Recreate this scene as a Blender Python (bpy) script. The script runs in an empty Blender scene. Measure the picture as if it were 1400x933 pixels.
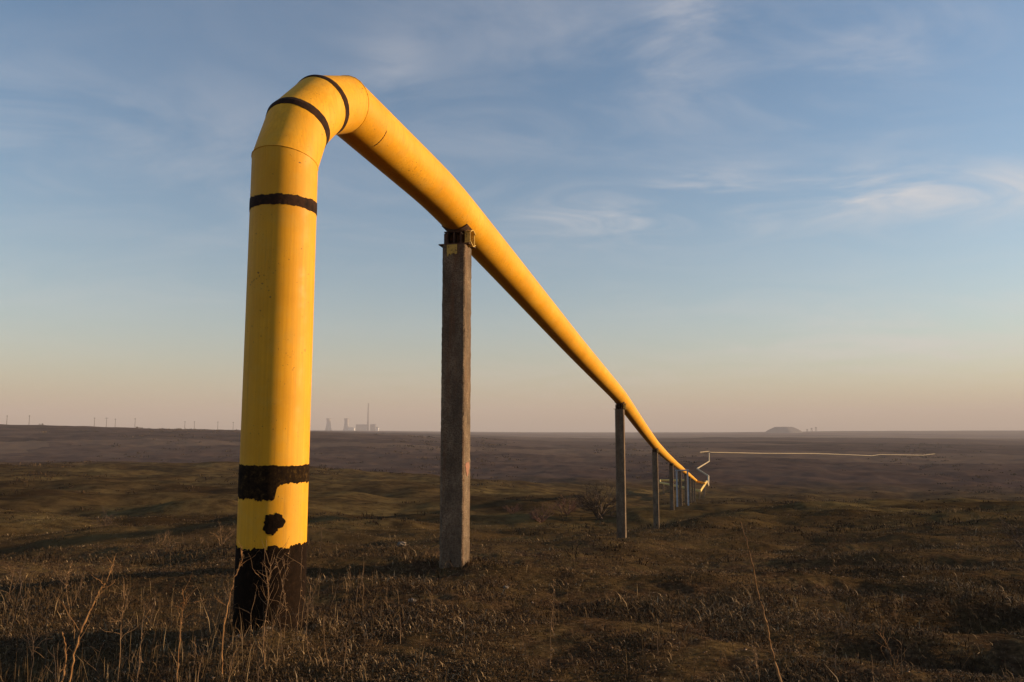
import bpy, math, random
import numpy as np

C = bpy.context.scene.collection
scene = bpy.context.scene
rng = np.random.default_rng(7)
random.seed(7)

# ------------------------------------------------------------------ camera
F = 1062.0                       # focal length in photo pixels (photo 1400 wide)
PITCH = math.atan((590 - 466.5) / F)
CP, SP = math.cos(PITCH), math.sin(PITCH)
EYE = 1.6
cam_d = bpy.data.cameras.new('camera')
cam_d.sensor_width = 36.0
cam_d.lens = 36.0 * F / 1400.0
cam_d.clip_start = 0.1
cam_d.clip_end = 60000
cam = bpy.data.objects.new('camera', cam_d)
C.objects.link(cam)
cam.location = (0, 0, EYE)
cam.rotation_euler = (math.pi / 2 + PITCH, 0, 0)
scene.camera = cam

# ------------------------------------------------------------------ sky, sun, exposure
SUN_EL = math.radians(10.2)
SUN_AZ = math.radians(83.0)     # clockwise from +Y
SUN_DIR = (math.sin(SUN_AZ) * math.cos(SUN_EL), math.cos(SUN_AZ) * math.cos(SUN_EL), math.sin(SUN_EL))
world = bpy.data.worlds.new('World')
scene.world = world
world.use_nodes = True

CLOUDS = [(5.7, 28.9, 11, 3.5, 0.3), (12.9, 27.2, 4, 4, 0.45), (-9.0, 25.9, 3, 2.5, 0.3), (25.8, 23.4, 8, 4, 0.45), (31.0, 15.0, 9, 1.6, 1.0), (24.3, 16.3, 5, 1.3, 0.75), (9.9, 15.6, 9, 1.6, 0.8), (14.2, 17.6, 4, 1.2, 0.6), (-23.8, 20.0, 10, 3.0, 0.18), (25.3, 5.3, 14, 1.8, 0.45), (0.0, 20.7, 20, 5, 0.1)]


def build_world():
    nt = world.node_tree
    nt.nodes.clear()
    N = nt.nodes.new
    L = nt.links.new
    out = N('ShaderNodeOutputWorld')
    bg = N('ShaderNodeBackground')
    bg.inputs['Strength'].default_value = 0.088
    sky = N('ShaderNodeTexSky')
    sky.sky_type = 'NISHITA'
    sky.sun_disc = False
    sky.sun_elevation = SUN_EL
    sky.sun_rotation = SUN_AZ
    sky.air_density = 1.0
    sky.dust_density = 0.5
    sky.ozone_density = 1.5
    # thin high cloud: noise laid on a flat layer above the plain
    tc = N('ShaderNodeTexCoord')
    sep = N('ShaderNodeSeparateXYZ')
    L(tc.outputs['Generated'], sep.inputs[0])
    zc = N('ShaderNodeMath'); zc.operation = 'MAXIMUM'; zc.inputs[1].default_value = 0.0
    L(sep.outputs['Z'], zc.inputs[0])
    za = N('ShaderNodeMath'); za.operation = 'ADD'; za.inputs[1].default_value = 0.12
    L(zc.outputs[0], za.inputs[0])
    dx = N('ShaderNodeMath'); dx.operation = 'DIVIDE'
    dy = N('ShaderNodeMath'); dy.operation = 'DIVIDE'
    L(sep.outputs['X'], dx.inputs[0]); L(za.outputs[0], dx.inputs[1])
    L(sep.outputs['Y'], dy.inputs[0]); L(za.outputs[0], dy.inputs[1])
    cmb = N('ShaderNodeCombineXYZ')
    L(dx.outputs[0], cmb.inputs[0]); L(dy.outputs[0], cmb.inputs[1])
    mp = N('ShaderNodeMapping')
    mp.inputs['Location'].default_value = (3.1, 1.7, 0.4)
    mp.inputs['Scale'].default_value = (0.62, 1.0, 1.0)
    mp.inputs['Rotation'].default_value = (0, 0, math.radians(28))
    L(cmb.outputs[0], mp.inputs[0])
    n1 = N('ShaderNodeTexNoise'); n1.inputs['Scale'].default_value = 2.6
    n1.inputs['Detail'].default_value = 9; n1.inputs['Roughness'].default_value = 0.60
    n1.inputs['Distortion'].default_value = 1.2
    n2 = N('ShaderNodeTexNoise'); n2.inputs['Scale'].default_value = 0.42
    n2.inputs['Detail'].default_value = 2
    L(mp.outputs[0], n1.inputs['Vector']); L(mp.outputs[0], n2.inputs['Vector'])
    r1 = N('ShaderNodeMapRange'); r1.interpolation_type = 'SMOOTHSTEP'
    r1.inputs[1].default_value = 0.34; r1.inputs[2].default_value = 0.74
    L(n1.outputs['Fac'], r1.inputs[0])
    r2 = N('ShaderNodeMapRange'); r2.interpolation_type = 'SMOOTHSTEP'
    r2.inputs[1].default_value = 0.36; r2.inputs[2].default_value = 0.62
    L(n2.outputs['Fac'], r2.inputs[0])
    # where the wisps gather: (azimuth, elevation, half width, half height, amount), degrees
    az = N('ShaderNodeMath'); az.operation = 'ARCTAN2'
    L(sep.outputs['X'], az.inputs[0]); L(sep.outputs['Y'], az.inputs[1])
    el = N('ShaderNodeMath'); el.operation = 'ARCSINE'
    L(sep.outputs['Z'], el.inputs[0])
    total = None
    for a0, e0, wa, we, amt in CLOUDS:
        sq = None
        for src, c0, w0 in ((az, a0, wa), (el, e0, we)):
            m1 = N('ShaderNodeMath'); m1.operation = 'SUBTRACT'; m1.inputs[1].default_value = math.radians(c0)
            L(src.outputs[0], m1.inputs[0])
            m2 = N('ShaderNodeMath'); m2.operation = 'DIVIDE'; m2.inputs[1].default_value = math.radians(w0)
            L(m1.outputs[0], m2.inputs[0])
            m3 = N('ShaderNodeMath'); m3.operation = 'MULTIPLY'
            L(m2.outputs[0], m3.inputs[0]); L(m2.outputs[0], m3.inputs[1])
            if sq is None:
                sq = m3
            else:
                m4 = N('ShaderNodeMath'); m4.operation = 'ADD'
                L(sq.outputs[0], m4.inputs[0]); L(m3.outputs[0], m4.inputs[1])
                sq = m4
        ng = N('ShaderNodeMath'); ng.operation = 'MULTIPLY'; ng.inputs[1].default_value = -1.0
        L(sq.outputs[0], ng.inputs[0])
        ex = N('ShaderNodeMath'); ex.operation = 'EXPONENT'
        L(ng.outputs[0], ex.inputs[0])
        sc = N('ShaderNodeMath'); sc.operation = 'MULTIPLY'; sc.inputs[1].default_value = amt
        L(ex.outputs[0], sc.inputs[0])
        if total is None:
            total = sc
        else:
            ad = N('ShaderNodeMath'); ad.operation = 'ADD'
            L(total.outputs[0], ad.inputs[0]); L(sc.outputs[0], ad.inputs[1])
            total = ad
    base = N('ShaderNodeMath'); base.operation = 'MULTIPLY_ADD'; base.inputs[1].default_value = 0.22
    L(r2.outputs[0], base.inputs[0]); L(total.outputs[0], base.inputs[2])
    mm = N('ShaderNodeMath'); mm.operation = 'MULTIPLY'
    L(r1.outputs[0], mm.inputs[0]); L(base.outputs[0], mm.inputs[1])
    ms = N('ShaderNodeMath'); ms.operation = 'MULTIPLY'; ms.inputs[1].default_value = 0.8; ms.use_clamp = True
    L(mm.outputs[0], ms.inputs[0])
    mix = N('ShaderNodeMix'); mix.data_type = 'RGBA'
    mix.inputs[7].default_value = (4.4, 4.15, 4.0, 1)
    # dusty veil low over the horizon all round, beyond the plain
    ea = N('ShaderNodeMath'); ea.operation = 'ABSOLUTE'; L(el.outputs[0], ea.inputs[0])
    eb = N('ShaderNodeMath'); eb.operation = 'DIVIDE'; eb.inputs[1].default_value = -math.radians(5.5); L(ea.outputs[0], eb.inputs[0])
    ee = N('ShaderNodeMath'); ee.operation = 'EXPONENT'; L(eb.outputs[0], ee.inputs[0])
    ef = N('ShaderNodeMath'); ef.operation = 'MULTIPLY'; ef.inputs[1].default_value = 0.85; L(ee.outputs[0], ef.inputs[0])
    veil = N('ShaderNodeMix'); veil.data_type = 'RGBA'
    veil.inputs[7].default_value = (2.75, 2.25, 1.80, 1)
    L(ef.outputs[0], veil.inputs[0]); L(sky.outputs[0], veil.inputs[6])
    L(ms.outputs[0], mix.inputs[0]); L(veil.outputs[2], mix.inputs[6])
    hs = N('ShaderNodeHueSaturation'); hs.inputs['Saturation'].default_value = 1.15
    L(mix.outputs[2], hs.inputs['Color'])
    tint = N('ShaderNodeMix'); tint.data_type = 'RGBA'; tint.blend_type = 'MULTIPLY'
    tint.inputs[0].default_value = 1.0
    tint.inputs[7].default_value = (0.98, 0.99, 1.01, 1)
    L(hs.outputs[0], tint.inputs[6])
    L(tint.outputs[2], bg.inputs['Color'])
    L(bg.outputs[0], out.inputs['Surface'])


build_world()
sun_d = bpy.data.lights.new('sun', 'SUN')
sun_d.energy = 4.5
sun_d.angle = math.radians(0.7)
sun_d.color = (1.0, 0.72, 0.42)
sun = bpy.data.objects.new('sun', sun_d)
C.objects.link(sun)
from mathutils import Vector
sun.rotation_euler = Vector(SUN_DIR).to_track_quat('Z', 'Y').to_euler()
scene.view_settings.view_transform = 'Standard'
scene.view_settings.look = 'None'
scene.view_settings.exposure = 1.0
scene.view_settings.gamma = 1.0
scene.view_settings.use_curve_mapping = False
scene.cycles.volume_bounces = 0
scene.cycles.max_bounces = 6


# ------------------------------------------------------------------ helpers
def at(px, py, Y):
    """photo pixel and forward distance in metres -> point"""
    u = (px - 700) / F
    v = (466.5 - py) / F
    d = np.array([u, CP - v * SP, SP + v * CP])
    return d * (Y / d[1]) + np.array([0, 0, EYE])


def tag(o, label, cat, group=None):
    o['label'] = label
    o['category'] = cat
    if group:
        o['group'] = group
    return o


def thing(name, loc, label, cat, group=None):
    o = bpy.data.objects.new(name, None)
    o.empty_display_size = 0.2
    C.objects.link(o)
    o.location = loc
    return tag(o, label, cat, group)


def link_obj(name, me, parent=None):
    o = bpy.data.objects.new(name, me)
    C.objects.link(o)
    if parent is not None:
        o.parent = parent
    return o


def mk(name, V, Fc, mat, parent=None, origin=None, smooth=False):
    """mesh object from world-space verts; stored relative to its parent/origin"""
    V = np.asarray(V, float)
    if parent is not None and origin is None:
        p = parent
        origin = np.zeros(3)
        while p is not None:
            origin = origin + np.array(p.location)
            p = p.parent
    elif origin is None:
        origin = np.zeros(3)
    me = bpy.data.meshes.new(name)
    me.from_pydata((V - origin).tolist(), [], [list(map(int, f)) for f in Fc])
    me.materials.append(mat)
    if smooth:
        me.polygons.foreach_set('use_smooth', [True] * len(me.polygons))
    me.update()
    o = link_obj(name, me, parent)
    if parent is None:
        o.location = origin
    return o


class MB:
    def __init__(s):
        s.V = []; s.F = []; s.n = 0

    def add(s, V, Fc):
        s.V.append(np.asarray(V, float))
        s.F += [tuple(i + s.n for i in f) for f in Fc]
        s.n += len(V)
        return s

    def build(s, name, mat, parent=None, origin=None, smooth=False):
        return mk(name, np.concatenate(s.V), s.F, mat, parent, origin, smooth)


def frame_from(t):
    t = t / np.linalg.norm(t)
    up = np.array([0, 0, 1.0]) if abs(t[2]) < 0.95 else np.array([0, 1.0, 0])
    s = np.cross(t, up); s /= np.linalg.norm(s)
    return t, s, np.cross(s, t)


def tube(P, rad, n=8, caps=True):
    P = np.asarray(P, float)
    m = len(P)
    rad = np.broadcast_to(np.asarray(rad, float), (m,))
    V = []
    ang = np.linspace(0, 2 * math.pi, n, endpoint=False)
    for i in range(m):
        t = P[min(i + 1, m - 1)] - P[max(i - 1, 0)]
        k = 1.0
        if 0 < i < m - 1:
            d1 = (P[i] - P[i - 1]) / np.linalg.norm(P[i] - P[i - 1])
            d2 = (P[i + 1] - P[i]) / np.linalg.norm(P[i + 1] - P[i])
            t = d1 + d2
            if np.linalg.norm(t) < 1e-6:
                t = d1
        t, s, w = frame_from(t)
        V.append(P[i] + rad[i] * (np.cos(ang)[:, None] * s + np.sin(ang)[:, None] * w))
    V = np.concatenate(V)
    Fc = []
    for i in range(m - 1):
        for j in range(n):
            a = i * n + j; b = i * n + (j + 1) % n
            Fc.append((a, b, b + n, a + n))
    if caps:
        Fc.append(tuple(range(n))[::-1])
        Fc.append(tuple((m - 1) * n + j for j in range(n)))
    return V, Fc


def obox(c, ax, ay, az, hx, hy, hz):
    """oriented box"""
    c = np.asarray(c, float)
    V = [c + sx * hx * ax + sy * hy * ay + sz * hz * az for sz in (-1, 1) for sy in (-1, 1) for sx in (-1, 1)]
    Fc = [(0, 2, 3, 1), (4, 5, 7, 6), (0, 1, 5, 4), (2, 6, 7, 3), (0, 4, 6, 2), (1, 3, 7, 5)]
    return V, Fc


# value/gradient noise in numpy
_perm = np.random.default_rng(11).permutation(4096)
_grad = np.random.default_rng(12).uniform(0, 2 * math.pi, 4096)
_gx, _gy = np.cos(_grad), np.sin(_grad)


def noise2(x, y):
    xi = np.floor(x).astype(int); yi = np.floor(y).astype(int)
    xf = x - xi; yf = y - yi
    u = xf * xf * xf * (xf * (xf * 6 - 15) + 10)
    v = yf * yf * yf * (yf * (yf * 6 - 15) + 10)

    def g(i, j):
        h = _perm[(_perm[(xi + i) & 4095] + yi + j) & 4095]
        return _gx[h] * (xf - i) + _gy[h] * (yf - j)
    a = g(0, 0) * (1 - u) + g(1, 0) * u
    b = g(0, 1) * (1 - u) + g(1, 1) * u
    return (a * (1 - v) + b * v) * 1.5


def sstep(x, a, b):
    t = np.clip((x - a) / (b - a), 0, 1)
    return t * t * (3 - 2 * t)


# ------------------------------------------------------------------ terrain height
# per bearing (photo column): forward distance -> apparent photo row of the ground
COLS = [
    (-300, [(6, 868), (11, 785), (22, 748), (30, 775), (40, 728), (100, 672), (235, 628), (330, 640), (500, 622), (900, 576), (1300, 578), (3000, 585), (6500, 588.5), (12000, 590.5)]),
    (0, [(6, 868), (11, 785), (22, 748), (30, 790), (40, 728), (100, 668), (235, 629), (330, 640), (500, 622), (900, 580), (1300, 584), (3000, 587), (6500, 588.8), (12000, 590.5)]),
    (320, [(6, 866), (11, 780), (23, 743), (31, 768), (44, 722), (100, 672), (235, 632), (330, 642), (500, 622), (900, 588), (1300, 589), (3000, 588.5), (6500, 588.8), (12000, 590.5)]),
    (470, [(6, 866), (11, 778), (23, 741), (32, 760), (46, 724), (100, 680), (220, 641), (300, 652), (480, 626), (1000, 593), (1600, 592), (3000, 590), (6500, 588.8), (12000, 590.5)]),
    (620, [(6, 866), (10.7, 776), (24, 737), (34, 757), (48, 726), (90, 688), (200, 650), (270, 664), (420, 632), (1100, 598), (1700, 596.5), (3500, 592), (6500, 590.2), (12000, 591)]),
    (760, [(6, 866), (11, 776), (29, 727), (42, 745), (58, 716), (85, 692), (150, 668), (220, 668), (370, 640), (750, 615), (1500, 600), (2400, 599), (4500, 592), (12000, 591)]),
    (850, [(6, 866), (11, 778), (30.4, 721), (40, 735), (55, 726), (75, 706), (120, 690), (200, 675), (300, 650), (600, 620), (1600, 600), (2600, 600), (4500, 592), (12000, 591)]),
    (920, [(6, 866), (11, 778), (31, 731), (49.6, 719), (70, 699), (110, 689), (160, 685), (220, 671), (300, 650), (600, 620), (1700, 599), (2600, 599), (4500, 592), (12000, 591)]),
    (1000, [(6, 866), (11, 779), (30, 732), (50, 708), (72, 694), (110, 686), (160, 684), (220, 672), (300, 650), (600, 623), (1700, 598), (2600, 599), (4500, 591.5), (12000, 591)]),
    (1150, [(6, 868), (11, 779), (28, 731), (50, 706), (72, 691), (100, 684), (150, 693), (210, 680), (300, 650), (600, 625), (1700, 598), (2600, 599), (4500, 589.5), (12000, 590)]),
    (1400, [(6, 874), (11, 782), (26, 734), (45, 706), (70, 691), (100, 686), (150, 694), (210, 680), (300, 652), (600, 626), (1700, 601), (2600, 600), (4500, 588.5), (12000, 590)]),
    (1700, [(6, 874), (11, 782), (26, 734), (45, 706), (70, 691), (100, 686), (150, 694), (210, 680), (300, 652), (600, 626), (1700, 602), (2600, 600), (4500, 588.5), (12000, 590)]),
]
_ld = np.linspace(math.log(0.3), math.log(14000), 500)
_cx = np.linspace(-700, 2100, 281)


def _height_table():
    rows = []
    for c, pts in COLS:
        D = np.array([p[0] for p in pts], float)
        D = D * (1 - 0.065 * sstep(D, 6.5, 10) * (1 - sstep(D, 150, 300)))
        z = -(np.array([p[1] for p in pts], float) - 590) / F * D
        D = np.concatenate([[0.3, 2.0], D]); z = np.concatenate([[-1.55, -1.57], z])
        rows.append(np.interp(_ld, np.log(D), z))
    rows = np.array(rows)
    cc = [c for c, _ in COLS]
    T = np.stack([np.interp(_cx, cc, rows[:, k]) for k in range(len(_ld))], 1)
    k = np.exp(-0.5 * (np.arange(-9, 10) / 3.0) ** 2); k /= k.sum()
    Tp = np.pad(T, ((0, 0), (9, 9)), mode='edge')
    T = sum(k[i] * Tp[:, i:i + T.shape[1]] for i in range(19))
    k = np.exp(-0.5 * (np.arange(-8, 9) / 3.2) ** 2); k /= k.sum()
    Tp = np.pad(T, ((8, 8), (0, 0)), mode='edge')
    T = sum(k[i] * Tp[i:i + T.shape[0]] for i in range(17))
    return T


_HT = _height_table()
# hollows with a low bank on their sunward side
PITS = [((px - 700) / F * Y, Y, a, b_, d) for px, Y, a, b_, d in (
    (150, 33, 4.5, 2.6, 1.5), (300, 32, 3.0, 1.5, 0.5), (745, 11.3, 0.7, 0.5, 0.22), (520, 9.6, 1.0, 0.35, 0.2), (1330, 7.6, 1.2, 0.6, 0.45), (1300, 5.9, 0.8, 0.35, 0.30),
    (1130, 6.2, 0.5, 0.3, 0.2), (1120, 9.2, 0.9, 0.4, 0.25), (775, 44, 4.5, 3.2, 2.0), (700, 52, 5.0, 2.2, 1.3), (660, 40, 4.0, 1.6, 0.8), (480, 38, 5.0, 1.8, 0.9), (60, 60, 7.0, 3.0, 1.4), (250, 75, 9.0, 3.0, 1.2), (420, 110, 12.0, 4.0, 1.5), (1050, 24, 2.5, 1.0, 0.6), (1330, 30, 3.5, 1.3, 0.8), (960, 13, 1.3, 0.6, 0.3), (230, 5.6, 0.5, 0.25, 0.15), (40, 5.4, 0.7, 0.5, 0.3), (1230, 15, 2.2, 0.8, 0.45))]


def height(x, y):
    x = np.asarray(x, float); y = np.asarray(y, float)
    r = np.hypot(x, y)
    az = np.arctan2(x, np.abs(y))
    azc = np.clip(az, -math.radians(46), math.radians(46))
    D = np.maximum(r * np.cos(azc), 0.31)
    px = np.clip(700 + F * np.tan(azc), -699, 2099)
    fi = (px + 700) / 10.0
    fj = (np.log(np.minimum(D, 13900)) - _ld[0]) / (_ld[1] - _ld[0])
    i = np.clip(np.floor(fi).astype(int), 0, len(_cx) - 2); j = np.clip(np.floor(fj).astype(int), 0, len(_ld) - 2)
    u = fi - i; v = fj - j
    z = (_HT[i, j] * (1 - u) * (1 - v) + _HT[i + 1, j] * u * (1 - v) + _HT[i, j + 1] * (1 - u) * v + _HT[i + 1, j + 1] * u * v)
    nearf = 1 - sstep(r, 40, 120)
    z = z + nearf * (0.085 * noise2(x / 2.7 + 3, y / 2.7) + 0.05 * noise2(x / 1.1, y / 1.1 + 9)
                     + 0.03 * np.abs(noise2(x / 0.42 + 5, y / 0.42)) + 0.012 * noise2(x / 0.17, y / 0.17))
    # a few hollows and low banks that throw long shadows in the low sun
    z = z + 0.30 * nearf * sstep(r, 7, 12) * noise2(x / 5.5 + 20, y / 4.0 + 4)
    z = z + 0.05 * np.exp(-(((np.hypot(x + 1.8875, y - 6.25) - 0.42) / 0.16) ** 2)) * (1 + 0.8 * noise2(x / 0.3, y / 0.3))
    for cx, cy, ra, rb, dep in PITS:
        near_ = (np.abs(x - cx) < 4 * ra) & (np.abs(y - cy) < 4 * rb)
        if not near_.any():
            continue
        dx = (x - cx) / ra; dy = (y - cy) / rb
        z = z - dep * np.exp(-dx * dx - dy * dy) + min(0.45 * dep, 0.22) * np.exp(-((dx - 1.5) / 0.8) ** 2 - dy * dy)
    mid = sstep(r, 14, 50) * (1 - sstep(r, 500, 1200))
    z = z + mid * (0.75 * noise2(x / 16 + 1, y / 11 + 40) + 0.34 * noise2(x / 6 + 8, y / 6 + 2) + 0.09 * np.abs(noise2(x / 2.2, y / 2.2 + 5)))
    mid2 = sstep(r, 100, 250) * (1 - sstep(r, 3000, 6000))
    z = z + mid2 * (1.3 * noise2(x / 70 + 7, y / 60) + 0.7 * noise2(x / 28, y / 22))
    far = sstep(r, 500, 1200) * (1 - sstep(r, 6000, 9000))
    z = z + far * (1.6 * noise2(x / 260 + 2, y / 240 + 1))
    return z + EYE


def hz(x, y):
    return float(height(np.array([x]), np.array([y]))[0])


# ------------------------------------------------------------------ materials
def new_mat(name):
    m = bpy.data.materials.new(name)
    m.use_nodes = True
    nt = m.node_tree
    return m, nt, nt.nodes['Principled BSDF'], nt.nodes['Material Output']


def noise_node(nt, scale, detail=4, rough=0.55, vec=None, dist=0.0):
    n = nt.nodes.new('ShaderNodeTexNoise')
    n.inputs['Scale'].default_value = scale
    n.inputs['Detail'].default_value = detail
    n.inputs['Roughness'].default_value = rough
    n.inputs['Distortion'].default_value = dist
    if vec is not None:
        nt.links.new(vec, n.inputs['Vector'])
    return n


def ramp(nt, src, stops):
    r = nt.nodes.new('ShaderNodeValToRGB')
    e = r.color_ramp.elements
    while len(e) < len(stops):
        e.new(0.5)
    for k, (p, c) in enumerate(stops):
        e[k].position = p
        e[k].color = (c[0], c[1], c[2], 1) if not isinstance(c, (int, float)) else (c, c, c, 1)
    nt.links.new(src, r.inputs[0])
    return r


def mixc(nt, fac, a, b):
    m = nt.nodes.new('ShaderNodeMix')
    m.data_type = 'RGBA'
    if isinstance(fac, (int, float)):
        m.inputs[0].default_value = fac
    else:
        nt.links.new(fac, m.inputs[0])
    for k, s in ((6, a), (7, b)):
        if isinstance(s, tuple):
            m.inputs[k].default_value = (s[0], s[1], s[2], 1)
        else:
            nt.links.new(s, m.inputs[k])
    return m.outputs[2]


def bump(nt, src, strength, dist, bsdf):
    b = nt.nodes.new('ShaderNodeBump')
    b.inputs['Strength'].default_value = strength
    b.inputs['Distance'].default_value = dist
    nt.links.new(src, b.inputs['Height'])
    nt.links.new(b.outputs[0], bsdf.inputs['Normal'])
    return b


def geo_pos(nt):
    return nt.nodes.new('ShaderNodeNewGeometry').outputs['Position']


def mapping(nt, vec, scale):
    m = nt.nodes.new('ShaderNodeMapping')
    m.inputs['Scale'].default_value = scale
    nt.links.new(vec, m.inputs[0])
    return m.outputs[0]


def mat_yellow():
    m, nt, b, _ = new_mat('yellow_pipe_paint')
    pos = geo_pos(nt)
    big = noise_node(nt, 1.3, 6, 0.65, pos)
    base = ramp(nt, big.outputs['Fac'], [(0.3, (0.60, 0.270, 0.008)), (0.55, (0.74, 0.345, 0.012)), (0.72, (0.78, 0.41, 0.035))])
    # brush runs and rain streaks down the pipe
    run = noise_node(nt, 1.0, 5, 0.65, mapping(nt, pos, (46, 46, 0.55)))
    rr = ramp(nt, run.outputs['Fac'], [(0.38, 0.0), (0.72, 0.75)])
    c1 = mixc(nt, rr.outputs[0], base.outputs[0], (0.56, 0.245, 0.008))
    # thin grime washed down from above
    gr = noise_node(nt, 1.0, 6, 0.7, mapping(nt, pos, (13, 13, 0.9)))
    gr2 = ramp(nt, gr.outputs['Fac'], [(0.56, 0.0), (0.78, 0.5)])
    c1 = mixc(nt, gr2.outputs[0], c1, (0.26, 0.135, 0.025))
    # paint chips down to rust, in clusters
    fl = noise_node(nt, 46, 4, 0.6, pos)
    cl = noise_node(nt, 2.4, 3, 0.5, pos)
    cm = nt.nodes.new('ShaderNodeMath'); cm.operation = 'MULTIPLY_ADD'; cm.inputs[1].default_value = 0.28
    nt.links.new(cl.outputs['Fac'], cm.inputs[0]); nt.links.new(fl.outputs['Fac'], cm.inputs[2])
    fr = ramp(nt, cm.outputs[0], [(0.835, 0.0), (0.86, 1.0)])
    c2 = mixc(nt, fr.outputs[0], c1, (0.075, 0.032, 0.012))
    du = noise_node(nt, 5, 7, 0.7, pos)
    dr = ramp(nt, du.outputs['Fac'], [(0.48, 0.0), (0.8, 0.5)])
    c3 = mixc(nt, dr.outputs[0], c2, (0.56, 0.34, 0.07))
    nt.links.new(c3, b.inputs['Base Color'])
    rg = ramp(nt, du.outputs['Fac'], [(0.3, 0.5), (0.7, 0.75)])
    nt.links.new(rg.outputs[0], b.inputs['Roughness'])
    b.inputs['Specular IOR Level'].default_value = 0.22
    bm = nt.nodes.new('ShaderNodeMath'); bm.operation = 'MULTIPLY_ADD'; bm.inputs[1].default_value = 0.5
    nt.links.new(run.outputs['Fac'], bm.inputs[0]); nt.links.new(du.outputs['Fac'], bm.inputs[2])
    bump(nt, bm.outputs[0], 0.18, 0.006, b)
    return m


def mat_tar():
    m, nt, b, _ = new_mat('black_bitumen')
    pos = geo_pos(nt)
    n = noise_node(nt, 22, 6, 0.7, pos)
    c = ramp(nt, n.outputs['Fac'], [(0.3, (0.006, 0.0035, 0.0022)), (0.62, (0.015, 0.008, 0.0045)), (0.85, (0.045, 0.024, 0.010))])
    nt.links.new(c.outputs[0], b.inputs['Base Color'])
    b.inputs['Roughness'].default_value = 0.95
    b.inputs['Specular IOR Level'].default_value = 0.06
    bump(nt, n.outputs['Fac'], 0.6, 0.01, b)
    return m


def mat_tar_worn():
    m, nt, b, _ = new_mat('weathered_bitumen')
    pos = geo_pos(nt)
    n = noise_node(nt, 26, 6, 0.75, pos)
    c = ramp(nt, n.outputs['Fac'], [(0.35, (0.007, 0.004, 0.003)), (0.55, (0.022, 0.012, 0.005)), (0.72, (0.09, 0.05, 0.014)), (0.82, (0.30, 0.17, 0.02))])
    nt.links.new(c.outputs[0], b.inputs['Base Color'])
    b.inputs['Roughness'].default_value = 0.95
    b.inputs['Specular IOR Level'].default_value = 0.06
    bump(nt, n.outputs['Fac'], 0.5, 0.008, b)
    return m


def mat_rust():
    m, nt, b, _ = new_mat('rusted_steel')
    pos = geo_pos(nt)
    n = noise_node(nt, 18, 6, 0.7, pos)
    c = ramp(nt, n.outputs['Fac'], [(0.35, (0.03, 0.015, 0.008)), (0.6, (0.11, 0.045, 0.018)), (0.8, (0.22, 0.11, 0.03))])
    nt.links.new(c.outputs[0], b.inputs['Base Color'])
    b.inputs['Roughness'].default_value = 0.8
    bump(nt, n.outputs['Fac'], 0.4, 0.005, b)
    return m


def mat_flaked_yellow():
    m, nt, b, _ = new_mat('flaked_yellow_paint')
    pos = geo_pos(nt)
    n = noise_node(nt, 16, 6, 0.7, pos)
    c = ramp(nt, n.outputs['Fac'], [(0.36, (0.07, 0.03, 0.012)), (0.46, (0.52, 0.33, 0.06)), (0.75, (0.62, 0.40, 0.07))])
    nt.links.new(c.outputs[0], b.inputs['Base Color'])
    b.inputs['Roughness'].default_value = 0.7
    return m


def mat_concrete():
    m, nt, b, _ = new_mat('weathered_concrete')
    pos = geo_pos(nt)
    n = noise_node(nt, 5.0, 9, 0.75, mapping(nt, pos, (1, 1, 0.45)))
    ag = noise_node(nt, 55, 4, 0.6, pos)
    c = ramp(nt, n.outputs['Fac'], [(0.3, (0.048, 0.036, 0.025)), (0.52, (0.170, 0.122, 0.078)), (0.75, (0.37, 0.255, 0.155))])
    ar = ramp(nt, ag.outputs['Fac'], [(0.42, 1.0), (0.55, 0.0)])
    am = nt.nodes.new('ShaderNodeMath'); am.operation = 'MULTIPLY'; am.inputs[1].default_value = 0.7
    nt.links.new(ar.outputs[0], am.inputs[0])
    c2 = mixc(nt, am.outputs[0], c.outputs[0], (0.09, 0.055, 0.035))
    st = noise_node(nt, 1.0, 4, 0.6, mapping(nt, pos, (9, 9, 0.6)))
    sr = ramp(nt, st.outputs['Fac'], [(0.5, 0.0), (0.7, 0.6)])
    c3 = mixc(nt, sr.outputs[0], c2, (0.16, 0.075, 0.035))
    nt.links.new(c3, b.inputs['Base Color'])
    b.inputs['Roughness'].default_value = 0.92
    b.inputs['Specular IOR Level'].default_value = 0.2
    bump(nt, ag.outputs['Fac'], 0.9, 0.02, b)
    return m


def mat_simple(name, c0, c1, scale=8.0, rough=0.85, bmp=0.0):
    m, nt, b, _ = new_mat(name)
    n = noise_node(nt, scale, 5, 0.6, geo_pos(nt))
    c = ramp(nt, n.outputs['Fac'], [(0.3, c0), (0.7, c1)])
    nt.links.new(c.outputs[0], b.inputs['Base Color'])
    b.inputs['Roughness'].default_value = rough
    b.inputs['Specular IOR Level'].default_value = 0.2
    if bmp:
        bump(nt, n.outputs['Fac'], bmp, 0.02, b)
    return m


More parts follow.
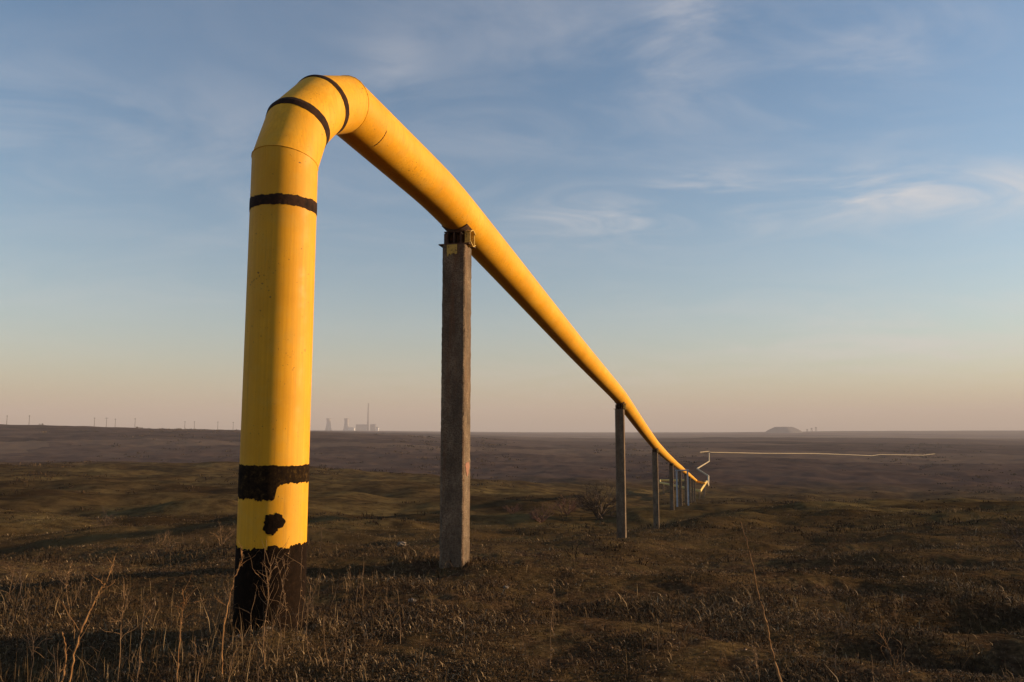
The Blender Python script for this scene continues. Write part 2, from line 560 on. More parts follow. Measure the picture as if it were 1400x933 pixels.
def mat_ground():
    m, nt, b, _ = new_mat('dry_steppe_ground')
    pos = geo_pos(nt)
    # soil and matted straw, close range
    n1 = noise_node(nt, 2.2, 8, 0.68, pos)
    n2 = noise_node(nt, 16, 6, 0.7, pos)
    n0 = noise_node(nt, 0.30, 4, 0.6, pos, 0.6)
    soil = ramp(nt, n2.outputs['Fac'], [(0.3, (0.022, 0.012, 0.007)), (0.52, (0.080, 0.046, 0.025)), (0.72, (0.22, 0.135, 0.075))])
    straw = ramp(nt, n2.outputs['Fac'], [(0.3, (0.035, 0.022, 0.010)), (0.55, (0.135, 0.086, 0.036)), (0.78, (0.30, 0.20, 0.09))])
    f1 = ramp(nt, n1.outputs['Fac'], [(0.42, 0.0), (0.6, 1.0)])
    near = mixc(nt, f1.outputs[0], soil.outputs[0], straw.outputs[0])
    f0 = ramp(nt, n0.outputs['Fac'], [(0.40, 0.0), (0.60, 0.7)])
    near = mixc(nt, f0.outputs[0], near, (0.050, 0.031, 0.014))
    # pasture, tens of metres
    n3 = noise_node(nt, 0.055, 7, 0.7, pos, 0.4)
    n4 = noise_node(nt, 0.42, 7, 0.75, pos)
    past = ramp(nt, n3.outputs['Fac'], [(0.36, (0.040, 0.023, 0.010)), (0.5, (0.096, 0.060, 0.024)), (0.64, (0.150, 0.100, 0.038))])
    f4 = ramp(nt, n4.outputs['Fac'], [(0.38, 0.8), (0.58, 0.0)])
    past_c = mixc(nt, f4.outputs[0], past.outputs[0], (0.026, 0.016, 0.008))
    # plain, hundreds of metres: ploughed strips and fallow
    vm = mapping(nt, pos, (0.0016, 0.0042, 0.0))
    vo = nt.nodes.new('ShaderNodeTexVoronoi')
    vo.inputs['Scale'].default_value = 1.0
    wn = noise_node(nt, 0.004, 4, 0.6, pos)
    vadd = nt.nodes.new('ShaderNodeVectorMath'); vadd.operation = 'MULTIPLY_ADD'
    nt.links.new(wn.outputs['Color'], vadd.inputs[0]); vadd.inputs[1].default_value = (0.9, 0.9, 0)
    nt.links.new(vm, vadd.inputs[2])
    nt.links.new(vadd.outputs[0], vo.inputs['Vector'])
    sepc = nt.nodes.new('ShaderNodeSeparateColor')
    nt.links.new(vo.outputs['Color'], sepc.inputs[0])
    n5 = noise_node(nt, 0.022, 9, 0.78, pos)
    addm = nt.nodes.new('ShaderNodeMath'); addm.operation = 'MULTIPLY_ADD'; addm.inputs[1].default_value = 0.45
    nt.links.new(sepc.outputs[0], addm.inputs[0]); nt.links.new(n5.outputs['Fac'], addm.inputs[2])
    plain = ramp(nt, addm.outputs[0], [(0.48, (0.030, 0.019, 0.017)), (0.65, (0.072, 0.046, 0.038)), (0.92, (0.130, 0.086, 0.060))])
    # distance from the hill top decides which cover grows where
    sub = nt.nodes.new('ShaderNodeVectorMath'); sub.operation = 'LENGTH'
    nt.links.new(pos, sub.inputs[0])
    wob = nt.nodes.new('ShaderNodeMath'); wob.operation = 'MULTIPLY_ADD'; wob.inputs[1].default_value = 60
    nt.links.new(n3.outputs['Fac'], wob.inputs[0]); nt.links.new(sub.outputs['Value'], wob.inputs[2])
    k1 = nt.nodes.new('ShaderNodeMapRange'); k1.inputs[1].default_value = 46; k1.inputs[2].default_value = 80
    nt.links.new(wob.outputs[0], k1.inputs[0])
    sz = nt.nodes.new('ShaderNodeSeparateXYZ'); nt.links.new(pos, sz.inputs[0])
    k2 = nt.nodes.new('ShaderNodeMapRange'); k2.inputs[1].default_value = 240; k2.inputs[2].default_value = 330
    nt.links.new(wob.outputs[0], k2.inputs[0])
    c = mixc(nt, k1.outputs[0], near, past_c)
    c = mixc(nt, k2.outputs[0], c, plain.outputs[0])
    nt.links.new(c, b.inputs['Base Color'])
    b.inputs['Roughness'].default_value = 1.0
    b.inputs['Specular IOR Level'].default_value = 0.0
    bn = noise_node(nt, 9, 8, 0.75, pos)
    bump(nt, bn.outputs['Fac'], 0.9, 0.06, b)
    return m


def mat_straw(name, c0, c1, c2):
    m, nt, b, _ = new_mat(name)
    a = nt.nodes.new('ShaderNodeAttribute'); a.attribute_name = 'tint'
    c = ramp(nt, a.outputs['Fac'], [(0.0, c0), (0.6, c1), (1.0, c2)])
    nt.links.new(c.outputs[0], b.inputs['Base Color'])
    b.inputs['Roughness'].default_value = 0.9
    b.inputs['Specular IOR Level'].default_value = 0.1
    return m


M_Y = mat_yellow()
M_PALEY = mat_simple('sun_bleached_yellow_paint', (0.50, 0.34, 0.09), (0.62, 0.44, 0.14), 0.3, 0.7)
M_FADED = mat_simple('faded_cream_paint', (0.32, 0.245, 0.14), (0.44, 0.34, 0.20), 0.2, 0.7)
M_TAR = mat_tar()
M_BAND = mat_simple('rusty_brown_band', (0.010, 0.005, 0.003), (0.045, 0.018, 0.008), 16, 0.95, 0.3)
M_TARW = mat_tar_worn()
M_RUST = mat_rust()
M_FLAKE = mat_flaked_yellow()
M_CON = mat_concrete()
M_GROUND = mat_ground()
M_STRAW = mat_straw('dry_grass_straw', (0.026, 0.014, 0.007), (0.12, 0.074, 0.034), (0.42, 0.29, 0.16))
M_STEM = mat_simple('dry_weed_stem', (0.10, 0.055, 0.028), (0.27, 0.16, 0.08), 14)
M_REDSTEM = mat_simple('reddish_weed_stem', (0.13, 0.055, 0.02), (0.34, 0.18, 0.07), 10)
M_TWIG = mat_simple('grey_brown_twig', (0.045, 0.028, 0.018), (0.11, 0.07, 0.045), 4)
M_STONE = mat_simple('pale_stone', (0.10, 0.075, 0.055), (0.24, 0.185, 0.135), 9, 0.9, 0.5)
M_BLUE = mat_simple('blue_painted_steel', (0.24, 0.27, 0.31), (0.44, 0.46, 0.48), 3, 0.5)
M_FARCON = mat_simple('far_concrete', (0.30, 0.27, 0.24), (0.38, 0.35, 0.31), 0.02)
M_FARDARK = mat_simple('far_dark_cladding', (0.12, 0.11, 0.11), (0.18, 0.17, 0.16), 0.02)
M_FARWHITE = mat_simple('far_white_cladding', (0.6, 0.58, 0.54), (0.75, 0.72, 0.68), 0.02)
M_WOOD = mat_simple('tarred_pole_wood', (0.03, 0.022, 0.018), (0.06, 0.045, 0.035), 1.0)
M_SPOIL = mat_simple('spoil_rock', (0.10, 0.085, 0.08), (0.16, 0.135, 0.12), 0.02, 1.0)


# ------------------------------------------------------------------ the ground sheet
def build_ground():
    rad = np.concatenate([
        np.geomspace(0.5, 4.0, 14, endpoint=False),
        np.geomspace(4.0, 60.0, 430, endpoint=False),
        np.geomspace(60.0, 700.0, 210, endpoint=False),
        np.geomspace(700.0, 12500.0, 110)])
    front = np.radians(np.linspace(-42, 42, 601))
    back = np.radians(np.linspace(42, 318, 93)[1:-1])
    az = np.concatenate([front, back])
    nr, na = len(rad), len(az)
    R, A = np.meshgrid(rad, az, indexing='ij')
    x = R * np.sin(A); y = R * np.cos(A)
    z = height(x, y)
    V = np.stack([x, y, z], -1).reshape(-1, 3)
    i = np.arange(nr - 1)[:, None] * na
    j = np.arange(na)[None, :]
    j2 = (j + 1) % na
    quads = np.stack([i + j, i + na + j, i + na + j2, i + j2], -1).reshape(-1, 4)
    quads = quads[:, ::-1]
    centre = len(V)
    V = np.concatenate([V, [[0, 0, float(height(np.array([0.01]), np.array([0.31]))[0])]]])
    nq = len(quads)
    fan = np.stack([np.full(na, centre), (np.arange(na) + 1) % na, np.arange(na)], -1)
    me = bpy.data.meshes.new('ground')
    me.vertices.add(len(V)); me.vertices.foreach_set('co', V.ravel())
    nl = nq * 4 + na * 3
    me.loops.add(nl)
    me.loops.foreach_set('vertex_index', np.concatenate([quads.ravel(), fan.ravel()]).astype(np.int32))
    me.polygons.add(nq + na)
    ls = np.concatenate([np.arange(nq) * 4, nq * 4 + np.arange(na) * 3]).astype(np.int32)
    me.polygons.foreach_set('loop_start', ls)
    me.polygons.foreach_set('use_smooth', np.ones(nq + na, bool))
    me.materials.append(M_GROUND)
    me.update(calc_edges=True)
    me.validate()
    o = link_obj('ground', me)
    o['kind'] = 'structure'
    return o


build_ground()

# ------------------------------------------------------------------ the yellow pipeline
PR = 0.265
Y0 = 6.25
X0 = -1.8875
KINK = np.array([-0.8873, 9.305, 2.9239 + EYE])     # the run is cut and turned slightly just before the first post


def _xy(ratio, Y):
    return ratio * Y


RUN = [KINK, np.array([0.1382 * 28, 28.0, at(850, 541.8, 28.0)[2]]), np.array([0.1822 * 45.5, 45.5, at(898, 608, 45.5)[2]]),
       np.array([0.2025 * 63.5, 63.5, at(919, 629.5, 63.5)[2]]), np.array([0.2340 * 175, 175.0, at(952, 657.5, 175.0)[2]])]
HD = KINK[:2] - np.array([X0, Y0])
HD = np.array([HD[0], HD[1], 0]) / np.linalg.norm(HD)
HD2 = np.array([0.2545, 1, 0]) / math.hypot(0.2545, 1)
UP = np.array([0, 0, 1.0])
SIDE = np.cross(HD, UP)                      # to the right of the run
SIDE2 = np.cross(HD2, UP)
ZG = hz(X0, Y0)
pipe = thing('gas_pipeline', (X0, Y0, ZG), 'thick yellow gas pipe rising from the ground, bending over and running away on posts', 'pipeline')
NP = 96


def ring(c, n, wk, side=SIDE, r=PR, m=NP):
    w = np.cross(side, n)
    t = np.linspace(0, 2 * math.pi, m, endpoint=False)
    return c + r * (np.cos(t)[:, None] * side + np.sin(t)[:, None] * w * wk)


def loft(rings):
    m = len(rings[0])
    V = np.concatenate(rings)
    Fc = []
    for i in range(len(rings) - 1):
        for j in range(m):
            a = i * m + j; b = i * m + (j + 1) % m
            Fc.append((a, b, b + m, a + m))
    return V, Fc


# mitred elbow
E_ANG = [90, 67, 44, 24, -4.2]
E_LEN = [0.40, 0.47, 0.45]
E_PTS = [np.array([X0, Y0, 2.22 + EYE])]
for k in range(3):
    q = math.radians(E_ANG[k + 1])
    E_PTS.append(E_PTS[-1] + (HD * math.cos(q) + UP * math.sin(q)) * E_LEN[k])


def mitre(k, r=PR, off=0.0):
    """ring at cut k, moved off metres along its own normal"""
    mid = math.radians((E_ANG[k] + E_ANG[k + 1]) / 2)
    n = HD * math.cos(mid) + UP * math.sin(mid)
    return ring(E_PTS[k] + n * off, n, 1 / math.cos(math.radians((E_ANG[k] - E_ANG[k + 1]) / 2)), r=r)


base_ring = ring(np.array([X0, Y0, ZG - 0.5]), UP, 1.0)
mids = [ring(np.array([X0, Y0, z]), UP, 1.0) for z in np.linspace(ZG, 2.0 + EYE, 6)]
V, Fc = loft([base_ring] + mids + [mitre(0)])
mk('riser', V, Fc, M_Y, pipe, smooth=True)
for k in range(3):
    V, Fc = loft([mitre(k), mitre(k + 1)])
    mk('elbow_segment', V, Fc, M_Y, pipe, smooth=True)

# supports and the run
POST_Y = [9.97, 28.0, 45.5, 63.5, 81.5, 99.5, 117.5, 135.5, 153.5]
e_end = E_PTS[3]
_ry = [e_end[1]] + [p[1] for p in RUN]
_rx = [e_end[0]] + [p[0] for p in RUN]
_rz = [e_end[2]] + [p[2] for p in RUN]


def run_pt(Y):
    # straight between the kink and the posts, eased a little at each of them, with some sag
    w = np.linspace(-1, 1, 9)
    k = 1 - np.abs(w) * 0.9
    yy = np.clip(Y + w * min(1.6, max(0.0, (Y - _ry[0]) * 0.33)), _ry[0] + 0.01, 175)
    z = float(np.sum(np.interp(yy, _ry, _rz) * k) / np.sum(k))
    x = float(np.sum(np.interp(yy, _ry, _rx) * k) / np.sum(k))
    if Y > 10:
        z -= 0.03 * math.sin(math.pi * ((Y - 10) / 18.0 % 1.0)) ** 2
    return np.array([x, Y, z])


ys = np.concatenate([np.linspace(7.6, 14, 26), np.linspace(15, 66, 40), np.linspace(70, 175, 34)])
rings = [mitre(3)]
pts = [run_pt(y) for y in ys]
for i, p in enumerate(pts):
    a = e_end if i == 0 else pts[i - 1]
    b = pts[min(i + 1, len(pts) - 1)]
    t = b - a; t /= np.linalg.norm(t)
    sd = np.cross(t, UP); sd /= np.linalg.norm(sd)
    rings.append(ring(p, t, 1.0, side=sd))
V, Fc = loft(rings)
m = NP
Fc.append(tuple(len(V) - m + j for j in range(m)))
mk('pipe_run', V, Fc, M_Y, pipe, smooth=True)


# tar bands: shells a few millimetres proud of the pipe with ragged edges
def jag(n, amp, seed, rough=3):
    r = np.random.default_rng(seed)
    t = np.linspace(0, 2 * math.pi, n, endpoint=False)
    s = np.zeros(n)
    for f, a in ((2, 1.0), (5, 0.7), (11, 0.7), (23, 0.6), (41, 0.5), (67, 0.5)):
        s += a * np.sin(f * t + r.uniform(0, 6.28))
    return s / 2.0 * amp + r.normal(0, amp * 0.15, n)


def band_straight(name, z0, z1, mat, jlo, jhi, seed, extra_lo=None, thick=0.004):
    n = 240
    t = np.linspace(0, 2 * math.pi, n, endpoint=False)
    cam_a = math.atan2(-Y0, -X0)               # angle of the side that faces the viewpoint
    phi = (t + math.pi) % (2 * math.pi) - math.pi     # 0 = facing, + = right as seen
    lo = z0 + jag(n, jlo, seed)
    if extra_lo is not None:
        lo = lo + extra_lo(phi)
    hi = z1 + jag(n, jhi, seed + 1)
    a = cam_a + phi
    d = np.stack([np.cos(a), np.sin(a), np.zeros(n)], -1)
    c = np.array([X0, Y0, 0])
    rows = []
    for zz, rr in ((lo, PR - 0.004), (lo, PR + thick * 0.7), (lo * 0.7 + hi * 0.3, PR + thick), (lo * 0.3 + hi * 0.7, PR + thick), (hi, PR + thick * 0.7), (hi, PR - 0.004)):
        rows.append(c + d * rr + zz[:, None] * UP)
    V, Fc = loft(rows)
    return mk(name, V, Fc, mat, pipe, smooth=False)


def zpix(py):
    """height on the camera-facing side of the riser for a photo row"""
    dxy = np.array([X0, Y0]) * (1 - PR / math.hypot(X0, Y0))
    lo, hi = -1.0, 6.0
    for _ in range(40):
        mid = (lo + hi) / 2
        x, y, z = dxy[0], dxy[1], mid - EYE
        row = 466.5 - F * (-y * SP + z * CP) / (y * CP + z * SP)
        if row > py:
            lo = mid
        else:
            hi = mid
    return lo


band_straight('tar_sleeve', ZG - 0.4, zpix(750), M_TAR, 0.004, 0.016, 3)
band_straight('tar_band', zpix(662), zpix(637), M_TARW, 0.012, 0.006, 5,
              extra_lo=lambda p: -0.115 * (sstep(p, -1.75, -1.35) * (1 - sstep(p, 0.0, 0.12))))
band_straight('tar_band', zpix(280), zpix(265), M_BAND, 0.006, 0.008, 8)


def band_mitre(k, half, seed):
    n = NP
    rows = []
    j1, j2 = jag(n, 0.003, seed), jag(n, 0.004, seed + 1)
    mid = math.radians((E_ANG[k] + E_ANG[k + 1]) / 2)
    nrm = HD * math.cos(mid) + UP * math.sin(mid)
    q0, q1 = math.radians(E_ANG[k]), math.radians(E_ANG[k + 1])
    d0 = HD * math.cos(q0) + UP * math.sin(q0)
    d1 = HD * math.cos(q1) + UP * math.sin(q1)
    for sgn, rr in ((-1, PR - 0.004), (-1, PR + 0.004), (0, PR + 0.006), (1, PR + 0.004), (1, PR - 0.004)):
        base = mitre(k, rr)
        if sgn < 0:
            base = base - d0 * (half + j1)[:, None]
        elif sgn > 0:
            base = base + d1 * (half + j2)[:, None]
        rows.append(base)
    V, Fc = loft(rows)
    return mk('weld_band', V, Fc, M_BAND, pipe, smooth=False)


band_mitre(1, 0.044, 21)
band_mitre(2, 0.036, 25)


# thin weld beads
def bead_ring(R0, rad=0.004):
    n = len(R0)
    mb = MB()
    cl = np.concatenate([R0, R0[:1]])
    mb.add(*tube(cl, rad * (1.2 + 0.5 * np.sin(np.arange(len(cl)) * 2.3) * np.sin(np.arange(len(cl)) * 0.7)), 5, caps=False))
    return mb.build('weld_seam', M_Y, pipe, smooth=True)


bead_ring(mitre(0, PR + 0.0005))
bead_ring(mitre(3, PR + 0.0005))
# short rusty repair weld on the underside of the run
_c = run_pt(7.5)
_t = np.linspace(math.radians(-66), math.radians(-22), 22)
_R = _c + (PR + 0.001) * (np.cos(_t)[:, None] * SIDE + np.sin(_t)[:, None] * UP)
MB().add(*tube(_R, 0.004 + 0.002 * np.sin(np.arange(22) * 2.1), 5)).build('repair_weld', M_RUST, pipe)


# chipped patch where the paint has come off, with a rust run below it
def patch(px, py, ry, rz, seed, n=72):
    """ragged tar patch wrapped on the riser"""
    zc = zpix(py)
    cam_a = math.atan2(-Y0, -X0)
    r = np.random.default_rng(seed)
    t = np.linspace(0, 2 * math.pi, n, endpoint=False)
    k = 1 + 0.13 * np.sin(2 * t + 0.6) + 0.10 * np.sin(3 * t + 1.0) + 0.07 * np.sin(5 * t + 2.2) + 0.05 * np.sin(11 * t) + 0.03 * np.sin(19 * t + 1) + r.normal(0, 0.015, n)
    V = []; Fc = []
    for lev, (s, rr) in enumerate(((0.0, 0.0045), (0.5, 0.0045), (0.92, 0.004), (1.0, 0.0025), (1.0, -0.003))):
        for i in range(n):
            phi = math.asin(px) + ry * s * k[i] * math.cos(t[i])
            z = zc + rz * s * k[i] * math.sin(t[i])
            V.append([X0 + (PR + rr) * math.cos(cam_a + phi), Y0 + (PR + rr) * math.sin(cam_a + phi), z])
    for lev in range(4):
        for i in range(n):
            a = lev * n + i; b = lev * n + (i + 1) % n
            Fc.append((a, b, b + n, a + n))
    return mk('bare_patch', V, Fc, M_TAR, pipe)


patch(0.02, 716, 0.27, 0.082, 4)
patch(0.235, 716, 0.055, 0.03, 6, 24)
patch(0.02, 751, 0.15, 0.03, 9, 30)


# ------------------------------------------------------------------ concrete posts
def post(Y, label, detail, width=0.315, group='concrete posts under the yellow pipe'):
    p = run_pt(Y)
    X = p[0]
    g = hz(X, Y)
    ztop = p[2] - PR - 0.20
    root = thing('concrete_post', (X, Y, g), label, 'post', group)
    h = width / 2
    ch = 0.035
    # chamfered shaft with slightly chipped arrises
    r = np.random.default_rng(int(Y * 10))
    prof = [(-h + ch, -h), (h - ch * 0.4, -h), (h, -h + ch * 0.4), (h, h - ch), (h - ch, h), (-h + ch, h), (-h, h - ch), (-h, -h + ch)]
    nz = 120 if detail else 4
    zs = np.linspace(g - 0.6, ztop, nz)
    V = []
    for z in zs:
        for a, bb in prof:
            j = r.normal(0, 0.0016, 2) if detail else (0, 0)
            V.append(np.array([X, Y, z]) + SIDE2 * (a + j[0]) + HD2 * (bb + j[1]))
    Fc = []
    n = len(prof)
    for i in range(nz - 1):
        for j in range(n):
            Fc.append((i * n + j, i * n + (j + 1) % n, (i + 1) * n + (j + 1) % n, (i + 1) * n + j))
    Fc.append(tuple((nz - 1) * n + j for j in range(n)))
    mk('shaft', V, Fc, M_CON, root)
    ctr = np.array([X, Y, ztop])
    # steel bearing: channel beam across the post, gussets, saddle plate under the pipe
    mb = MB()
    L2 = h + 0.02
    mb.add(*obox(ctr + UP * 0.010, SIDE2, HD2, UP, L2 + 0.03, h - 0.012, 0.006))
    mb.add(*obox(ctr + UP * 0.098, SIDE2, HD2, UP, L2 - 0.06, 0.010, 0.080))
    mb.add(*obox(ctr + UP * 0.184, SIDE2, HD2, UP, L2 - 0.03, 0.10, 0.006))
    for s in (-0.10, -0.01, 0.08):
        mb.add(*obox(ctr + SIDE2 * s + UP * 0.097, SIDE2, HD2, UP, 0.008, 0.11, 0.079))
    mb.add(*obox(ctr - SIDE2 * (L2 - 0.055) + UP * 0.09, SIDE2, HD2, UP, 0.02, 0.115, 0.07))
    mb.build('bearing_beam', M_RUST, root)
    # open channel end on the right, with hood and sill lips
    e = ctr + SIDE2 * (L2 - 0.015) + UP * 0.10
    mb = MB()
    mb.add(*obox(e - SIDE2 * 0.02, SIDE2, HD2, UP, 0.005, 0.088, 0.070))
    for s in (-1, 1):
        mb.add(*obox(e + HD2 * 0.095 * s + SIDE2 * 0.01, SIDE2, HD2, UP, 0.036, 0.006, 0.070))
    for s in (-1, 1):
        for zz, tl in ((0.092, 1), (-0.088, 1)):
            ly = HD2 * 0.93 * s - UP * 0.37 * (1 if zz > 0 else -1); ly /= np.linalg.norm(ly)
            ln = np.cross(SIDE2, ly)
            mb.add(*obox(e + UP * zz + HD2 * 0.055 * s + SIDE2 * 0.016, SIDE2, ly, ln, 0.044, 0.056, 0.005))
    mb.build('channel_end', M_FLAKE, root)
    # curved saddle
    rows = []
    for yy in (-0.12, 0.12):
        for rr in (PR + 0.002, PR + 0.013):
            t = np.linspace(-math.radians(40), math.radians(40), 15)
            q = run_pt(Y + yy)
            rows.append(np.array([X, Y, q[2]]) + HD2 * yy + (np.sin(t) * rr)[:, None] * SIDE2 - (np.cos(t) * rr)[:, None] * UP)
    V = np.concatenate(rows); n = 15
    Fc = []
    for j in range(n - 1):
        Fc += [(j, j + 1, n + j + 1, n + j), (2 * n + j, 3 * n + j, 3 * n + j + 1, 2 * n + j + 1),
               (j, 2 * n + j, 2 * n + j + 1, j + 1), (n + j, n + j + 1, 3 * n + j + 1, 3 * n + j)]
    for j in (0, n - 1):
        Fc.append((j, n + j, 3 * n + j, 2 * n + j))
    mk('saddle', V, Fc, M_RUST, root)
    if detail:
        # yellow paint daubed over the head of the post
        r = np.random.default_rng(5)
        xs = np.linspace(-0.085, 0.055, 12)
        top = ztop - 0.004
        V = []; Fc = []
        for i, xx in enumerate(xs):
            lo = top - 0.11 - 0.02 * r.random() - (0.03 if i in (1, 4) else 0)
            for zz in (top, lo):
                for off in (h + 0.009, h - 0.004):
                    V.append(np.array([X, Y, zz]) + SIDE2 * xx - HD2 * off)
        for i in range(len(xs) - 1):
            a = i * 4
            Fc += [(a, a + 4, a + 6, a + 2), (a + 2, a + 6, a + 7, a + 3), (a, a + 1, a + 5, a + 4)]
        mk('paint_daub', V, Fc, M_FLAKE, root)
        # faded red survey mark on the sunlit side
        zc = at(637, 640, Y)[2]
        n = 24
        V = []; Fc = []
        for s_, off in ((0.0, 0.007), (0.8, 0.007), (1.0, 0.005), (1.0, -0.003)):
            for i in range(n):
                t = 2 * math.pi * i / n
                kk = s_ * (1 + 0.2 * math.sin(3 * t) + 0.12 * math.sin(7 * t + 1))
                V.append(np.array([X, Y, zc]) + SIDE2 * (h + off) + HD2 * (0.075 * kk * math.cos(t)) + UP * (0.085 * kk * math.sin(t)))
        for lev in range(3):
            for i in range(n):
                a = lev * n + i; b = lev * n + (i + 1) % n
                Fc.append((a, b, b + n, a + n))
        mk('red_mark', V, Fc, mat_simple('faded_red_paint', (0.22, 0.13, 0.08), (0.32, 0.13, 0.085), 45), root)
    return root


post_labels = ['nearest and tallest concrete post, yellow paint daubed under its rusty saddle',
               'second concrete post along the pipe, beside the leafless bush',
               'third concrete post along the pipe, right of the leafless bush',
               'fourth concrete post along the pipe, just left of the blue steel frame',
               'fifth concrete post along the pipe, close by the blue steel frame',
               'sixth concrete post along the pipe, first one beyond the blue steel frame',
               'third from last of the tiny concrete posts under the far pipe',
               'last but one of the tiny concrete posts under the far pipe',
               'farthest tiny concrete post, where the straight pipe run ends']
for k, Y in enumerate(POST_Y[:9]):
    post(Y, post_labels[k], k == 0)


# red stencil mark on the lit side of the nearest post
# ------------------------------------------------------------------ blue steel frame under the run
fy = 80.0
fp = run_pt(fy)
fl, fr_ = at(925, 646, fy), at(940, 646, fy)
frame = thing('steel_frame', (fp[0], fy, hz(fp[0], fy)), 'pale blue steel frame with two thin legs under the far yellow pipe', 'frame')
ft = fp[2] - PR - 0.08
for px in (fl[0], fr_[0]):
    mb = MB()
    mb.add(*obox([px, fy, (ft + hz(px, fy) - 0.3) / 2], np.array([1, 0, 0.]), np.array([0, 1., 0]), UP, 0.07, 0.07, (ft - hz(px, fy) + 0.3) / 2))
    mb.build('leg', M_BLUE, frame)
MB().add(*obox([(fl[0] + fr_[0]) / 2, fy, ft + 0.0], np.array([1, 0, 0.]), np.array([0, 1., 0]), UP, (fr_[0] - fl[0]) / 2 + 0.12, 0.09, 0.075)).build('crossbeam', M_BLUE, frame)

# ------------------------------------------------------------------ the far pipeline
tail = thing('gas_pipeline', at(903, 660, 203), 'thin yellow pipeline zigzagging away across the far plain', 'pipeline')
P1 = [at(952.0, 658.5, 174.8), at(963.5, 661, 172)]
V, Fc = tube(P1, PR, 16); mk('cross_pipe', V, Fc, M_Y, tail, smooth=True)
P2 = [at(941, 657, 207), at(902.5, 657, 210), at(902.5, 660.2, 203), at(958, 671.5, 165), at(966, 658.5, 190)]
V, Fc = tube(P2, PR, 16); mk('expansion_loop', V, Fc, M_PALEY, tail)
P3 = [at(966, 659, 190), at(968, 664, 196), at(968.5, 651, 262), at(953, 641, 312), at(969.5, 631, 388), at(969.5, 619.5, 478)]
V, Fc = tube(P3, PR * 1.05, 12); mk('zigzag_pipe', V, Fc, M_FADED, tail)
P4 = [at(957, 618.6, 470), at(970, 617.2, 482)] + [at(px, py, 480 + (px - 970) * 0.5) for px, py in (
    (971.5, 618.6), (1040, 620.0), (1110, 620.2), (1150, 621.5), (1192, 623.4), (1203, 621.6), (1240, 622.2), (1262, 622.6), (1278, 620.8))]
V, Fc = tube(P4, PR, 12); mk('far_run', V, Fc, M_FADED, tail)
for px, py, Y in ((907, 662, 200), (930, 667.5, 184), (956, 673, 167), (961.5, 665, 180), (963, 663, 186)):
    q = at(px, py, Y)
    g = hz(q[0], Y)
    MB().add(*obox([q[0], Y, (q[2] + g - 0.5) / 2], SIDE, HD, UP, 0.13, 0.13, (q[2] - g + 0.5) / 2)).build('support_leg', M_CON, tail)


# ------------------------------------------------------------------ skyline: power station, spoil heap, pole line
def zrow(py, Y):
    return at(700, py, Y)[2]


DS = 6500.0
for px, lab in ((449, 'hazy cooling tower nearest the yellow riser'), (473.5, 'hazy cooling tower closer to the tall chimney')):
    q = at(px, 587, DS)
    g = hz(q[0], DS)
    top = zrow(572.5, DS)
    root = thing('cooling_tower', (q[0], DS, g), lab, 'cooling tower', 'cooling towers of the far power station')
    zz = np.linspace(0, 1, 14)
    rr = 16.5 + 13 * (np.clip(0.78 - zz, 0, 1) / 0.78) ** 1.7 + 2.5 * np.clip(zz - 0.78, 0, 1) / 0.22
    rings = [np.array([[q[0] + r_ * math.cos(t), DS + r_ * math.sin(t), g - 3 + z_ * (top - g + 3)] for t in np.linspace(0, 2 * math.pi, 28, endpoint=False)]) for z_, r_ in zip(zz, rr)]
    V, Fc = loft(rings); mk('shell', V, Fc, M_FARCON, root, smooth=True)
    rings = [np.array([[q[0] + r_ * math.cos(t), DS + r_ * math.sin(t), z_] for t in np.linspace(0, 2 * math.pi, 28, endpoint=False)]) for r_, z_ in ((19.4, top - 3), (20.2, top - 3), (20.2, top + 1), (18.0, top + 1))]
    V, Fc = loft(rings); mk('rim', V, Fc, M_FARDARK, root)
q = at(503, 587, DS); g = hz(q[0], DS); top = zrow(552, DS)
root = thing('chimney', (q[0], DS, g), 'very tall thin chimney of the hazy power station', 'chimney')
V, Fc = tube([(q[0], DS, g - 3), (q[0], DS, g + (top - g) * 0.5), (q[0], DS, top)], [9, 6.5, 5.2], 16); mk('stack', V, Fc, M_FARDARK, root, smooth=True)
V, Fc = tube([(q[0], DS, top - 4), (q[0], DS, top + 2)], [6.2, 6.2], 16); mk('rim', V, Fc, M_FARDARK, root)


def shed(px0, px1, py, depth, mat, label, Y=DS, roofmat=None, name='factory_building'):
    a, b = at(px0, py, Y), at(px1, py, Y)
    g = min(hz(a[0], Y), hz(b[0], Y)) - 2
    cx = (a[0] + b[0]) / 2; hw = (b[0] - a[0]) / 2
    root = thing(name, (cx, Y, g), label, 'building')
    top = a[2]
    MB().add(*obox([cx, Y + depth / 2, (g + top) / 2], np.array([1., 0, 0]), np.array([0, 1., 0]), UP, hw, depth / 2, (top - g) / 2)).build('wall', mat, root)
    rf = MB()
    k = hw * 0.5
    V = [(cx - hw - 1, Y - 1, top), (cx + hw + 1, Y - 1, top), (cx + hw + 1, Y + depth + 1, top), (cx - hw - 1, Y + depth + 1, top),
         (cx - hw - 1, Y + depth / 2, top + depth * 0.12), (cx + hw + 1, Y + depth / 2, top + depth * 0.12)]
    rf.add(V, [(0, 1, 5, 4), (2, 3, 4, 5), (0, 4, 3), (1, 2, 5), (0, 3, 2, 1)])
    rf.build('roof', roofmat or M_FARDARK, root)
    return root


shed(486.5, 501, 581.5, 60, M_FARCON, 'long hazy turbine hall left of the tall chimney')
shed(506, 513, 581.0, 55, M_FARDARK, 'dark hazy boiler house right of the tall chimney')
shed(513.6, 517, 585.0, 40, M_FARWHITE, 'small white block at the right end of the power station', Y=DS - 60)
shed(476, 484, 585.5, 40, M_FARWHITE, 'low pale shed between cooling tower and turbine hall', Y=DS - 60)

